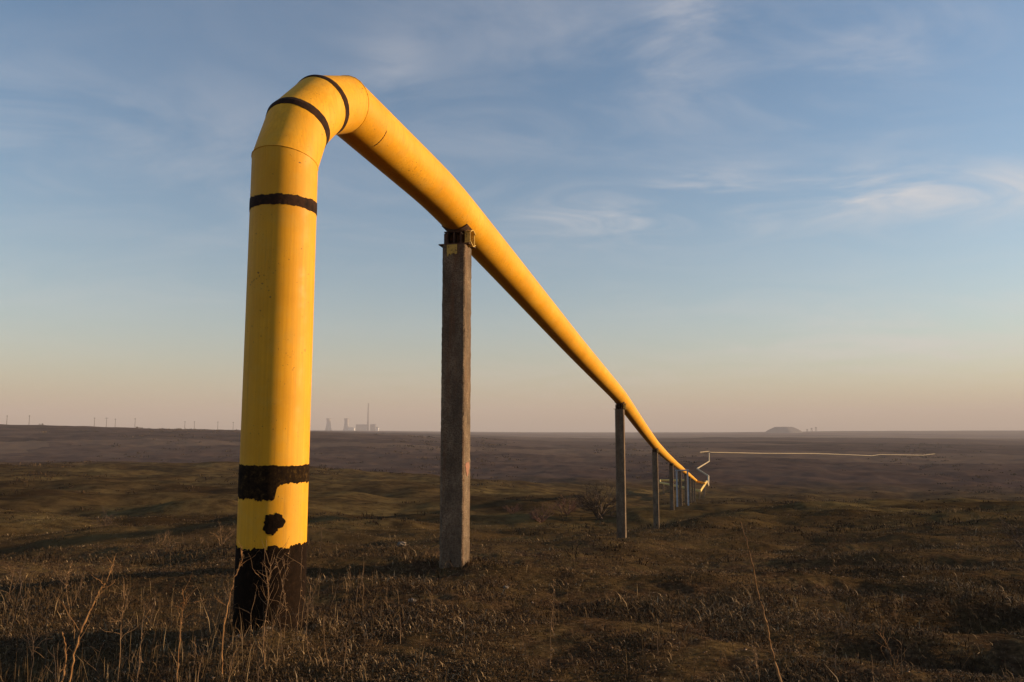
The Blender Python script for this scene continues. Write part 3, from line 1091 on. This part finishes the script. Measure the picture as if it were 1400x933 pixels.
# flat-topped spoil heap
SH = 4000.0
prof = [(1043, 597), (1050, 590.5), (1060, 584), (1084, 584), (1095, 589.5), (1108, 597)]
mb_rows = []
V = []; Fc = []
nseg = 64
cx = at(1072, 590, SH)[0]
for (s, zrowp) in ((1.35, 600), (1.0, 592.5), (0.78, 588.2), (0.46, 584.2), (0.42, 583.9), (0.0, 583.8)):
    for i in range(nseg):
        t = 2 * math.pi * i / nseg
        k = 1 + 0.05 * math.sin(3 * t + 1) + 0.03 * math.sin(7 * t)
        V.append([cx + 100 * s * k * math.cos(t), SH + 85 * s * k * math.sin(t), zrow(zrowp, SH)])
for lev in range(5):
    for i in range(nseg):
        a = lev * nseg + i; b = lev * nseg + (i + 1) % nseg
        Fc.append((a, b, b + nseg, a + nseg))
o = mk('spoil_heap', V, Fc, M_SPOIL, None, origin=np.array([cx, SH, zrow(597, SH)]), smooth=False)
o['kind'] = 'structure'
for px, tp, lab in ((1103.5, 587, 'shortest of three hazy mine towers right of the spoil heap'), (1109.5, 585.5, 'middle one of three hazy mine towers right of the spoil heap'),
                    (1115.5, 584.3, 'tallest of three hazy mine towers, farthest from the spoil heap')):
    q = at(px, tp, 4300)
    g = hz(q[0], 4300)
    root = thing('mine_tower', (q[0], 4300, g), lab, 'tower', 'towers beside the spoil heap')
    for sx in (-1, 1):
        V, Fc = tube([(q[0] + sx * 5, 4300, g - 2), (q[0] + sx * 1.6, 4300, q[2] - 4)], 1.3, 6); mk('leg', V, Fc, M_FARDARK, root)
    MB().add(*obox([q[0], 4300, q[2] - 2.5], np.array([1., 0, 0]), np.array([0, 1., 0]), UP, 3.6, 3.6, 2.5)).build('head_house', M_FARDARK, root)

# pole line on the left skyline
for k, (px, tp) in enumerate([(10, 568), (40.5, 568), (129.5, 571), (146, 571), (158, 572.5), (185, 572), (253, 576), (266, 576), (298, 576.5), (319, 577)]):
    Y = 900 + 14 * k
    q = at(px, tp, Y)
    g = hz(q[0], Y)
    lab = ['leftmost utility pole on the dark left skyline', 'second utility pole from the left on the skyline', 'third utility pole from the left on the skyline',
           'fourth utility pole from the left, with a crossarm', 'fifth utility pole from the left on the skyline', 'sixth utility pole from the left on the skyline',
           'seventh utility pole from the left on the skyline', 'eighth utility pole from the left on the skyline', 'ninth utility pole from the left on the skyline',
           'utility pole on the skyline nearest the yellow riser'][k]
    root = thing('utility_pole', (q[0], Y, g), lab, 'utility pole', 'utility poles along the left skyline')
    V, Fc = tube([(q[0], Y, g - 1), (q[0], Y, q[2])], [0.24, 0.18], 8); mk('mast', V, Fc, M_WOOD, root)
    w = 2.0 if k == 3 else 1.1
    MB().add(*obox([q[0], Y - 0.35, q[2] - 0.9], np.array([1., 0, 0]), np.array([0, 1., 0]), UP, w, 0.12, 0.14)).build('crossarm', M_WOOD, root)

# low ruined white wall out on the slope
Y = 255
a, b = at(709, 655, Y), at(733, 656, Y)
root = thing('ruined_wall', ((a[0] + b[0]) / 2, Y, hz(a[0], Y)), 'low broken pale wall lying out on the far slope', 'wall')
r = np.random.default_rng(3)
xs = np.linspace(a[0], b[0], 7)
for i in range(6):
    if i == 3:
        continue
    w = (xs[i + 1] - xs[i]) / 2 * 0.92
    x = (xs[i] + xs[i + 1]) / 2
    g = hz(x, Y)
    hgt = 0.45 + 0.5 * r.random()
    MB().add(*obox([x, Y, g + hgt / 2 - 0.2], np.array([1., 0, 0]), np.array([0, 1., 0]), UP, w, 0.3, hgt / 2 + 0.2)).build('wall_block', M_STONE, root)


# ------------------------------------------------------------------ vegetation
def stalk_mesh(mb, P, r0, r1, sides=5):
    P = np.asarray(P, float)
    n = len(P)
    mb.add(*tube(P, np.linspace(r0, r1, n), sides))


def smooth_path(P, n=10):
    P = np.asarray(P, float)
    if len(P) == 2:
        return np.stack([P[0] + (P[1] - P[0]) * t for t in np.linspace(0, 1, n)])
    Q = np.concatenate([[2 * P[0] - P[1]], P, [2 * P[-1] - P[-2]]])
    out = []
    for i in range(1, len(Q) - 2):
        for t in np.linspace(0, 1, n, endpoint=False):
            a, b, c, d = Q[i - 1], Q[i], Q[i + 1], Q[i + 2]
            out.append(0.5 * (2 * b + (c - a) * t + (2 * a - 5 * b + 4 * c - d) * t * t + (3 * b - a - 3 * c + d) * t ** 3))
    out.append(P[-1])
    return np.array(out)


def twig(start, dirv, length, rr, curl=0.3, n=6):
    p = np.array(start, float)
    d = np.array(dirv, float); d /= np.linalg.norm(d)
    P = [p.copy()]
    for _ in range(n):
        d = d + rr.normal(0, curl / n ** 0.5, 3)
        d /= np.linalg.norm(d)
        p = p + d * length / n
        P.append(p.copy())
    return np.array(P)


WEED_GROUP = 'dry weed stalks standing in the left foreground'


def weed(pix, Y, label, cat='weed', r0=0.006, r1=0.0015, nb=5, mat=None, seed=0, group=None, blen=0.16, seedhead=False, name='dry_weed', tw=0.0014):
    """pix: photo points from low to high; the foot is brought down to the ground at distance Y"""
    rr = np.random.default_rng(seed + 100)
    pts = [at(px, py, Y) for px, py in pix]
    pts = [p + np.array([0, rr.normal(0, 0.03), 0]) for p in pts]
    foot = pts[0].copy()
    g = hz(foot[0], foot[1])
    if pts[0][2] > g + 0.02:
        dirv = pts[0] - pts[1]
        dirv /= max(1e-6, np.linalg.norm(dirv))
        s = (pts[0][2] - g) / max(0.3, -dirv[2])
        fx = pts[0] + dirv * s
        foot = np.array([fx[0], pts[0][1], hz(fx[0], pts[0][1]) - 0.03])
        pts = [foot] + pts
    else:
        pts[0][2] = g - 0.03
    root = thing(name, pts[0] + np.array([0, 0, 0.03]), label, cat, group)
    P = smooth_path(pts, 8)
    mb = MB()
    wob = np.linspace(r0 * 0.72, r1 * 0.8, len(P)) * (1 + 0.22 * (np.arange(len(P)) % 4 == 0)) 
    P = P + np.concatenate([[[0, 0, 0]], rr.normal(0, 0.0022, (len(P) - 1, 3))])
    mb.add(*tube(P, wob, 6))
    mb.build('stem', mat or M_STEM, root)
    lv = MB()
    for _ in range(26):
        i = int(rr.uniform(0.15, 1.0) * (len(P) - 1))
        d = rr.normal(0, 1, 3); d[2] -= 0.3; d /= np.linalg.norm(d)
        sdv = np.cross(d, rr.normal(0, 1, 3)); sdv /= np.linalg.norm(sdv)
        l_ = rr.uniform(0.012, 0.034); w_ = rr.uniform(0.0015, 0.004)
        a_ = P[i]; b_ = a_ + d * l_ * 0.5; c_ = a_ + d * l_ * 0.9 - UP * l_ * 0.4
        lv.add([a_, b_ + sdv * w_, b_ - sdv * w_ + UP * 0.002, c_], [(0, 1, 2), (1, 3, 2)])
    if nb:
        o_ = lv.build('leaves', mat or M_STEM, root)
        o_['kind'] = 'stuff'
    if nb:
        for _ in range(int(nb * 1.6 + 1)):
            i = int(rr.uniform(0.3, 0.95) * (len(P) - 1))
            d = np.array([rr.normal(0, 0.6), rr.normal(0, 0.35), rr.uniform(0.5, 1.2)])
            mb = MB()
            T = twig(P[i], d, blen * rr.uniform(0.5, 1.3), rr, 0.55, 8)
            stalk_mesh(mb, T, tw * 1.2, tw * 0.5, 4)
            if rr.random() < 0.6:
                T2 = twig(T[3], d + rr.normal(0, 0.6, 3), blen * 0.5, rr, 0.5, 4)
                stalk_mesh(mb, T2, tw * 0.8, tw * 0.4, 4)
            mb.build('twig', mat or M_STEM, root)
    if seedhead:
        mb = MB()
        top = P[-int(len(P) * 0.45):]
        for q in top:
            for _ in range(4):
                d = rr.normal(0, 1, 3); d[2] = abs(d[2]) * 0.7
                stalk_mesh(mb, twig(q, d, 0.022, rr, 0.3, 2), 0.003, 0.001, 4)
        mb.build('seed_head', mat or M_STEM, root)
    return root


weed([(97, 940), (113, 875), (125, 828), (136, 805), (148, 793), (157, 757)], 4.75, 'thick curved reddish weed stem with a forked top, left foreground', r0=0.011, r1=0.002, nb=4, mat=M_REDSTEM, seed=1, blen=0.2)
weed([(81, 940), (82, 905), (82, 866)], 4.7, 'short thick broken stub left of the curved reddish stem', r0=0.009, r1=0.004, nb=1, mat=M_REDSTEM, seed=2, blen=0.08)
weed([(92, 840), (94, 800), (95, 772)], 6.6, 'pale weed with a fuzzy seed head, far left foreground', r0=0.004, nb=1, seed=3, seedhead=True)
weed([(159, 935), (163, 870), (168, 838), (174, 800)], 4.9, 'slender weed stem just right of the curved reddish stem', r0=0.005, nb=7, seed=4)
weed([(187, 935), (188, 890), (189, 845)], 4.8, 'straight dark weed stem left of centre in the left foreground', r0=0.005, nb=2, seed=5)
weed([(239, 940), (244, 880), (249, 828), (250, 805)], 4.8, 'upright weed with reddish tip and short twigs, left of the riser', r0=0.006, nb=5, mat=M_REDSTEM, seed=6)
weed([(302, 940), (310, 860), (318, 800), (326, 770), (334, 745)], 5.0, 'tall straight weed leaning across the left edge of the riser', r0=0.008, r1=0.0016, nb=3, mat=M_REDSTEM, seed=7)
weed([(356, 932), (360, 870), (363, 820), (367, 785)], 5.1, 'much branched weed in front of the black foot of the riser', r0=0.007, nb=9, mat=M_STEM, seed=8, blen=0.26)
weed([(405, 862), (409, 810), (413, 748)], 5.75, 'thin upright weed at the right edge of the black riser foot', r0=0.003, nb=2, seed=9)
weed([(372, 862), (384, 815), (395, 750)], 5.7, 'thin leaning weed crossing the black riser foot', r0=0.003, nb=4, seed=10, blen=0.2)
weed([(390, 855), (392, 825), (380, 775), (376, 762)], 5.7, 'curled pale weed hooking left over the black riser foot', r0=0.003, nb=4, seed=11, blen=0.2)
for k, (bx, tx, ty) in enumerate([(284, 283, 812), (289, 291, 800), (294, 297, 775), (299, 302, 788), (305, 308, 805), (290, 294, 822), (278, 276, 830), (309, 313, 795)]):
    weed([(bx, 868), (0.5 * (bx + tx) + 1, 0.5 * (868 + ty)), (tx, ty)], 6.05, 'thin weed stalk in the dense clump left of the riser foot', r0=0.004, nb=3, seed=20 + k, group='weed clump left of the riser foot', blen=0.1)
weed([(1069, 945), (1058, 895), (1046, 850), (1036, 808), (1024, 760), (1017, 715)], 4.6, 'long leaning ringed reed stalk in the right foreground', cat='reed', r0=0.0125, r1=0.0035, nb=0, mat=M_REDSTEM, seed=12, name='dry_reed')
weed([(757, 868), (757, 830), (757, 790)], 6.1, 'lone thin weed standing upright in the middle foreground', r0=0.003, nb=2, seed=13, blen=0.06)
weed([(752, 905), (753, 870), (755, 832)], 5.4, 'thin weed just in front of the lone middle weed', r0=0.003, nb=2, seed=14, blen=0.08)
weed([(425, 905), (422, 860), (426, 800)], 5.3, 'thin weed right of the black riser foot', r0=0.003, nb=4, seed=15, blen=0.12)
weed([(478, 812), (479, 795), (477, 772)], 8.4, 'short thin weed between the riser and the nearest post', r0=0.003, nb=2, seed=16, blen=0.08)
weed([(438, 748), (439, 730), (438, 712)], 14.0, 'dark short weed right of the riser in the middle distance', r0=0.008, nb=2, seed=17, mat=M_TWIG, blen=0.15)
weed([(1225, 925), (1218, 890), (1198, 858)], 5.1, 'orange weed leaning left in the right foreground', r0=0.005, nb=6, seed=18, mat=M_REDSTEM, blen=0.16)
weed([(1140, 930), (1150, 880), (1168, 840)], 5.2, 'branching dark weed in the right foreground', r0=0.004, nb=9, seed=19, mat=M_TWIG, blen=0.25)
weed([(1043, 940), (1036, 910), (1030, 885)], 5.0, 'short weed at the foot of the leaning reed stalk', r0=0.004, nb=4, seed=31, blen=0.12)
weed([(40, 935), (44, 880), (36, 810), (30, 770)], 5.0, 'dark bent weed near the left picture edge', r0=0.005, nb=8, seed=32, mat=M_TWIG, blen=0.22)

# many faint stalks between the others
spots = []
rr = np.random.default_rng(41)
while len(spots) < 110:
    px = rr.uniform(-20, 520) if rr.random() < 0.72 else rr.uniform(520, 1420)
    Y = rr.uniform(4.7, 8.5)
    spots.append((px, Y))
for k, (px, Y) in enumerate(spots):
    x = (px - 700) / F * Y
    g = hz(x, Y)
    H = rr.uniform(0.10, 0.42) * (1.0 if px < 520 else 0.6)
    root = thing('dry_weed', (x, Y, g), *(('faint thin weed stalk among others left of the riser', 'weed', 'faint weed stalks left of the riser') if px < 320 else ('faint thin weed stalk among others between the riser and the nearest post', 'weed', 'faint weed stalks right of the riser') if px < 620 else ('faint thin weed stalk among others right of the nearest post', 'weed', 'faint weed stalks right of the nearest post')))
    P = twig((x, Y, g - 0.03), (rr.normal(0, 0.16), rr.normal(0, 0.1), 1), H, rr, 0.25, 7)
    mb = MB(); stalk_mesh(mb, P, 0.0028, 0.0010, 4)
    mb.build('stem', M_STEM if rr.random() < 0.6 else M_TWIG, root)
    mb = MB()
    for _ in range(rr.integers(2, 6)):
        i = rr.integers(2, 7)
        stalk_mesh(mb, twig(P[i], (rr.normal(0, 0.6), rr.normal(0, 0.5), 0.9), H * rr.uniform(0.2, 0.5), rr, 0.4, 4), 0.0014, 0.0007, 3)
    mb.build('twigs', M_STEM if rr.random() < 0.5 else M_TWIG, root)


def bush(X, Y, H, label, seed, spread=0.7, n=9, mat=None, depth=3, thick=1.0):
    """leafless shrub: forking stems from one root"""
    rr = np.random.default_rng(seed)
    g = hz(X, Y)
    root = thing('leafless_bush', (X, Y, g), label, 'bush')
    st = MB(); tw = MB()

    def grow(p, d, length, r, lev):
        T = twig(p, d, length, rr, 0.35, 5)
        (st if lev == 0 else tw).add(*tube(T, np.linspace(r, r * 0.6, len(T)), 4 if lev == 0 else 3))
        if lev < depth:
            for _ in range(3):
                i = rr.integers(2, 6)
                nd = (T[-1] - T[0]) / np.linalg.norm(T[-1] - T[0]) + rr.normal(0, 0.5, 3)
                nd[2] = abs(nd[2]) * 0.9 + 0.1
                grow(T[i], nd, length * rr.uniform(0.5, 0.75), r * 0.58, lev + 1)
    for k in range(n):
        a = rr.uniform(0, 6.28)
        d = np.array([math.cos(a) * spread, math.sin(a) * spread * 0.8, 1.0]) * rr.uniform(0.8, 1.1)
        grow(np.array([X + rr.normal(0, 0.05 * H), Y + rr.normal(0, 0.05 * H), g - 0.05]), d, H * 0.5 * rr.uniform(0.7, 1.1), 0.014 * thick * H ** 0.5, 0)
    st.build('stem', mat or M_TWIG, root)
    tw.build('crown', mat or M_TWIG, root)
    return root


def bush_px(px, Y, hpx, label, seed, **k):
    X = (px - 700) / F * Y
    return bush(X, Y, hpx / F * Y, label, seed, **k)


M_REDTWIG = mat_simple('reddish_twig', (0.10, 0.05, 0.035), (0.18, 0.09, 0.06), 3)
bush_px(818, 62, 52, 'large dark leafless bush in the gully left of the second post', 51, spread=0.8, n=16, thick=2.6, depth=4)
bush_px(738, 60, 30, 'reddish leafless scrub in the gully, left of the large bush', 52, spread=1.0, n=14, mat=M_REDTWIG, thick=1.6)
bush_px(772, 66, 34, 'reddish leafless scrub close against the large bush', 53, spread=1.0, n=14, mat=M_REDTWIG, thick=1.6)
bush_px(700, 64, 20, 'small reddish scrub in the gully, right of the nearest post', 57, spread=1.0, n=10, mat=M_REDTWIG, thick=1.5)
bush_px(1382, 20, 52, 'leafless bush at the right picture edge', 54, spread=0.6, n=10, thick=1.0)
bush_px(155, 46, 34, 'solitary leafless bush in the left field', 55, spread=0.5, n=7, thick=1.3)
for k, (px, Y, h) in enumerate([(205, 33, 42), (228, 35, 40), (248, 32, 36), (272, 34, 48), (296, 33, 46), (312, 36, 40)]):
    bush_px(px, Y, h, ['leftmost pale bush of the row behind the left hollow', 'second pale bush from left in the row behind the left hollow', 'third pale bush from left in the row behind the left hollow',
                       'fourth pale bush from left in the row behind the left hollow', 'fifth pale bush from left in the row behind the left hollow', 'pale bush of the row half touching the riser edge'][k], 60 + k,
            spread=0.6, n=6, mat=M_STEM if k % 2 else M_TWIG, thick=0.8)


# stones
def stone(px, py, Y, size, label, seed):
    rr = np.random.default_rng(seed)
    x = (px - 700) / F * Y
    g = hz(x, Y)
    V = []; Fc = []
    nu, nv = 10, 6
    k = rr.uniform(0.75, 1.2, (nv + 1, nu))
    for i in range(nv + 1):
        t = math.pi * i / nv
        for j in range(nu):
            p = 2 * math.pi * j / nu
            s = k[i, j] if 0 < i < nv else 1
            V.append([x + size * s * math.sin(t) * math.cos(p), Y + size * 0.8 * s * math.sin(t) * math.sin(p), g + size * 0.25 + size * 0.6 * s * math.cos(t)])
    for i in range(nv):
        for j in range(nu):
            a = i * nu + j; b = i * nu + (j + 1) % nu
            Fc.append((a, a + nu, b + nu, b))
    o = mk('stone', V, Fc, M_STONE, None, origin=np.array([x, Y, g]))
    return tag(o, label, 'stone')


stone(342, 868, 5.85, 0.026, 'pale stone lying at the foot of the riser', 1)
stone(378, 864, 5.9, 0.03, 'flat pale stone right before the black riser foot', 2)
stone(553, 737, 20.5, 0.13, 'pale stone on the crest left of the nearest post', 3)
stone(692, 806, 8.6, 0.03, 'small white stone right of and before the nearest post', 4)
stone(568, 822, 7.6, 0.04, 'pale stone between riser and nearest post', 5)

# ------------------------------------------------------------------ ground cover (uncountable)
def build_grass():
    n = 640000
    r = np.random.default_rng(77)
    # more blades close by
    Y = 4.3 * np.exp(r.uniform(0, 1, n) ** 1.15 * math.log(60 / 4.3))
    u = r.uniform(-0.78, 0.78, n)
    x = u * Y; y = Y
    keep = noise2(x / 0.9, y / 0.9) + 0.6 * noise2(x / 3.1 + 4, y / 3.1) + r.normal(0, 0.25, n) > -0.12
    x, y = x[keep], y[keep]; n = len(x)
    z = height(x, y)
    Ym = np.maximum(y, 4)
    lush = np.clip(noise2(x / 2.2 + 11, y / 2.2) + 0.3, 0, 1)
    L = r.gamma(2.2, 0.0155, n) * (0.6 + 1.0 * lush) * (1 + Ym / 34)
    L = np.minimum(L, 0.30)
    w = r.uniform(0.0010, 0.0026, n) * (1 + Ym / 7)
    a = r.uniform(0, 2 * math.pi, n)
    lean = r.uniform(0.6, 2.0, n)            # matted, mostly lying over
    dx, dy = np.cos(a), np.sin(a)
    sx, sy = -dy, dx
    V = np.zeros((n, 4, 3))
    h1 = L * 0.5 * np.cos(lean * 0.6); o1 = L * 0.5 * np.sin(lean * 0.6)
    h2 = np.maximum(h1 + L * 0.5 * np.cos(lean * 1.25), 0.004); o2 = o1 + L * 0.5 * np.sin(lean * 1.25)
    for k, (o, h, ww) in enumerate(((0, -0.01, 0), (o1, h1, 1), (o1, h1, -1), (o2, h2, 0))):
        V[:, k, 0] = x + dx * o + sx * w * ww
        V[:, k, 1] = y + dy * o + sy * w * ww
        V[:, k, 2] = z + h
    idx = np.arange(n)[:, None] * 4
    tris = np.concatenate([idx + np.array([0, 1, 2]), idx + np.array([1, 3, 2])], 1).reshape(-1, 3)
    me = bpy.data.meshes.new('dry_grass')
    me.vertices.add(n * 4); me.vertices.foreach_set('co', V.ravel())
    me.loops.add(len(tris) * 3); me.loops.foreach_set('vertex_index', tris.ravel().astype(np.int32))
    me.polygons.add(len(tris)); me.polygons.foreach_set('loop_start', (np.arange(len(tris)) * 3).astype(np.int32))
    at_ = me.attributes.new('tint', 'FLOAT', 'POINT')
    at_.data.foreach_set('value', np.repeat(np.clip(r.beta(1.2, 2.6, n) + 0.25 * noise2(x / 1.7 + 3, y / 1.7), 0, 1), 4).astype(np.float32))
    me.materials.append(M_STRAW)
    me.update(calc_edges=True)
    o = link_obj('dry_grass', me)
    o['kind'] = 'stuff'
    tag(o, 'short matted dry grass covering the near ground', 'grass')


build_grass()


def build_litter():
    """crumbs of pale earth, dead leaf and grit lying between the grass"""
    n = 18000
    r = np.random.default_rng(99)
    Y = 4.4 * np.exp(r.uniform(0, 1, n) ** 1.3 * math.log(24 / 4.4))
    x = r.uniform(-0.76, 0.76, n) * Y; y = Y
    m_ = noise2(x / 1.3 + 31, y / 1.3) + 0.5 * np.exp(-((x + 1.0) / 1.2) ** 2 - ((y - 6.6) / 1.3) ** 2) + r.normal(0, 0.2, n) > 0.12
    x, y = x[m_], y[m_]; n = len(x)
    z = height(x, y)
    s_ = np.minimum(r.gamma(2.0, 0.0024, n), 0.012) * (1 + y / 14)
    base = np.array([[1, 0, 0], [-0.5, 0.87, 0], [-0.5, -0.87, 0], [0.3, 0.1, 0.42], [0, 0, -0.4]])
    V = base[None] * r.uniform(0.6, 1.4, (n, 5, 3)) * s_[:, None, None]
    a = r.uniform(0, 6.28, n); c, d = np.cos(a)[:, None], np.sin(a)[:, None]
    vx = V[:, :, 0] * c - V[:, :, 1] * d; vy = V[:, :, 0] * d + V[:, :, 1] * c
    V = np.stack([vx + x[:, None], vy + y[:, None], V[:, :, 2] + (z + s_ * 0.3 + 0.004)[:, None]], -1)
    idx = np.arange(n)[:, None] * 5
    T = np.concatenate([idx + np.array(f) for f in ((0, 1, 3), (1, 2, 3), (2, 0, 3), (1, 0, 4), (2, 1, 4), (0, 2, 4))], 1).reshape(-1, 3)
    me = bpy.data.meshes.new('ground_litter')
    me.vertices.add(n * 5); me.vertices.foreach_set('co', V.ravel())
    me.loops.add(len(T) * 3); me.loops.foreach_set('vertex_index', T.ravel().astype(np.int32))
    me.polygons.add(len(T)); me.polygons.foreach_set('loop_start', (np.arange(len(T)) * 3).astype(np.int32))
    at_ = me.attributes.new('tint', 'FLOAT', 'POINT')
    at_.data.foreach_set('value', np.repeat(r.beta(1.3, 2.0, n), 5).astype(np.float32))
    me.materials.append(mat_straw('pale_litter', (0.05, 0.03, 0.02), (0.15, 0.095, 0.06), (0.36, 0.26, 0.18)))
    me.update(calc_edges=True)
    o = link_obj('ground_litter', me)
    o['kind'] = 'stuff'
    tag(o, 'pale crumbs of earth and dead leaf scattered on the near ground', 'litter')


build_litter()


def blades(name, x, y, L, w, lean, tint, mat, label, cat, r):
    n = len(x)
    z = height(x, y)
    a = r.uniform(0, 2 * math.pi, n)
    dx, dy = np.cos(a), np.sin(a)
    ca = r.uniform(0, 2 * math.pi, n)
    sx, sy = np.cos(ca), np.sin(ca)
    V = np.zeros((n, 4, 3))
    h1 = L * 0.55 * np.cos(lean * 0.5); o1 = L * 0.55 * np.sin(lean * 0.5)
    h2 = h1 + L * 0.45 * np.cos(lean); o2 = o1 + L * 0.45 * np.sin(lean)
    for k, (o, h, ww) in enumerate(((0, -0.03 - L * 0.05, 0), (o1, h1, 1), (o1, h1, -1), (o2, h2, 0))):
        V[:, k, 0] = x + dx * o + sx * w * ww
        V[:, k, 1] = y + dy * o + sy * w * ww
        V[:, k, 2] = z + h
    idx = np.arange(n)[:, None] * 4
    tris = np.concatenate([idx + np.array([0, 1, 2]), idx + np.array([1, 3, 2])], 1).reshape(-1, 3)
    me = bpy.data.meshes.new(name)
    me.vertices.add(n * 4); me.vertices.foreach_set('co', V.ravel())
    me.loops.add(len(tris) * 3); me.loops.foreach_set('vertex_index', tris.ravel().astype(np.int32))
    me.polygons.add(len(tris)); me.polygons.foreach_set('loop_start', (np.arange(len(tris)) * 3).astype(np.int32))
    at_ = me.attributes.new('tint', 'FLOAT', 'POINT')
    at_.data.foreach_set('value', np.repeat(tint, 4).astype(np.float32))
    me.materials.append(mat)
    me.update(calc_edges=True)
    o = link_obj(name, me)
    o['kind'] = 'stuff'
    return tag(o, label, cat)


def build_scrub():
    r = np.random.default_rng(123)
    # low dead scrub in patches over the slopes and the plain
    n = 9000
    Y = 16 * np.exp(r.uniform(0, 1, n) * math.log(1100 / 16))
    x = r.uniform(-0.75, 0.75, n) * Y
    m_ = noise2(x / (0.16 * Y + 3) + 6, Y / (0.10 * Y + 2)) + 0.6 * noise2(x / 21 + 2, Y / 17) + r.normal(0, 0.12, n) > 0.22
    x, Y = x[m_], Y[m_]
    H = r.gamma(3.0, 0.042, len(x)) * (0.6 + Y / 70)
    k = 16
    X = np.repeat(x, k) + r.normal(0, 1, len(x) * k) * np.repeat(H, k) * 0.9
    YY = np.repeat(Y, k) + r.normal(0, 1, len(x) * k) * np.repeat(H, k) * 0.7
    L = np.repeat(H, k) * r.uniform(0.4, 1.1, len(X))
    blades('dead_scrub', X, YY, np.minimum(L, 2.2), (0.004 + YY * 0.00045) * r.uniform(0.5, 1.3, len(X)), r.uniform(0.3, 1.6, len(X)),
           np.repeat(r.beta(1.5, 3, len(x)), k), mat_straw('dead_scrub_twigs', (0.018, 0.011, 0.006), (0.065, 0.039, 0.019), (0.17, 0.11, 0.055)),
           'low dead scrub and tussocks patching the slopes and plain', 'scrub', r)
    # upright straw stems in the foreground, thickest to the left and round the riser
    n = 26000
    Y = 4.5 * np.exp(r.uniform(0, 1, n) ** 1.4 * math.log(16 / 4.5))
    u = r.uniform(-0.75, 0.75, n)
    x = u * Y
    dens = np.clip(0.12 + 0.55 * (u < -0.18) * (Y < 9) + 0.7 * np.exp(-((x - X0) / 0.55) ** 2 - ((Y - Y0 + 0.3) / 0.5) ** 2), 0, 1)
    m_ = (r.uniform(0, 1, n) < dens) & (noise2(x / 0.8 + 15, Y / 0.8) + r.normal(0, 0.25, n) > 0.05) & (np.hypot(x - X0, Y - Y0) > PR + 0.02)
    x, Y = x[m_], Y[m_]
    L = np.clip(r.gamma(3.0, 0.05, len(x)), 0.05, 0.42) * np.where(x / Y < -0.15, 1.0, 0.7)
    blades('straw_stems', x, Y, L, 0.0007 + 0.0009 * r.uniform(0, 1, len(x)) * (1 + Y / 9), r.uniform(0.0, 0.8, len(x)), r.beta(1.8, 2.2, len(x)), M_STRAW,
           'fine upright straw stems standing in the near grass', 'grass', r)


build_scrub()


# ------------------------------------------------------------------ haze over the plain
def build_haze():
    lo = -45.0; hi = 330.0; R = 12700.0
    V, Fc = obox([0, 0, (lo + hi) / 2], np.array([1., 0, 0]), np.array([0, 1., 0]), UP, R, R, (hi - lo) / 2)
    m = bpy.data.materials.new('haze_air')
    m.use_nodes = True
    nt = m.node_tree
    nt.nodes.clear()
    out = nt.nodes.new('ShaderNodeOutputMaterial')
    v = nt.nodes.new('ShaderNodeVolumePrincipled')
    v.inputs['Color'].default_value = (0.72, 0.66, 0.68, 1)
    v.inputs['Density'].default_value = HAZE
    v.inputs['Anisotropy'].default_value = 0.0
    nt.links.new(v.outputs[0], out.inputs['Volume'])
    o = mk('haze', V, Fc, m)
    o['kind'] = 'stuff'
    tag(o, 'thin pale haze lying over the whole plain', 'haze')


HAZE = 1.6e-4
build_haze()
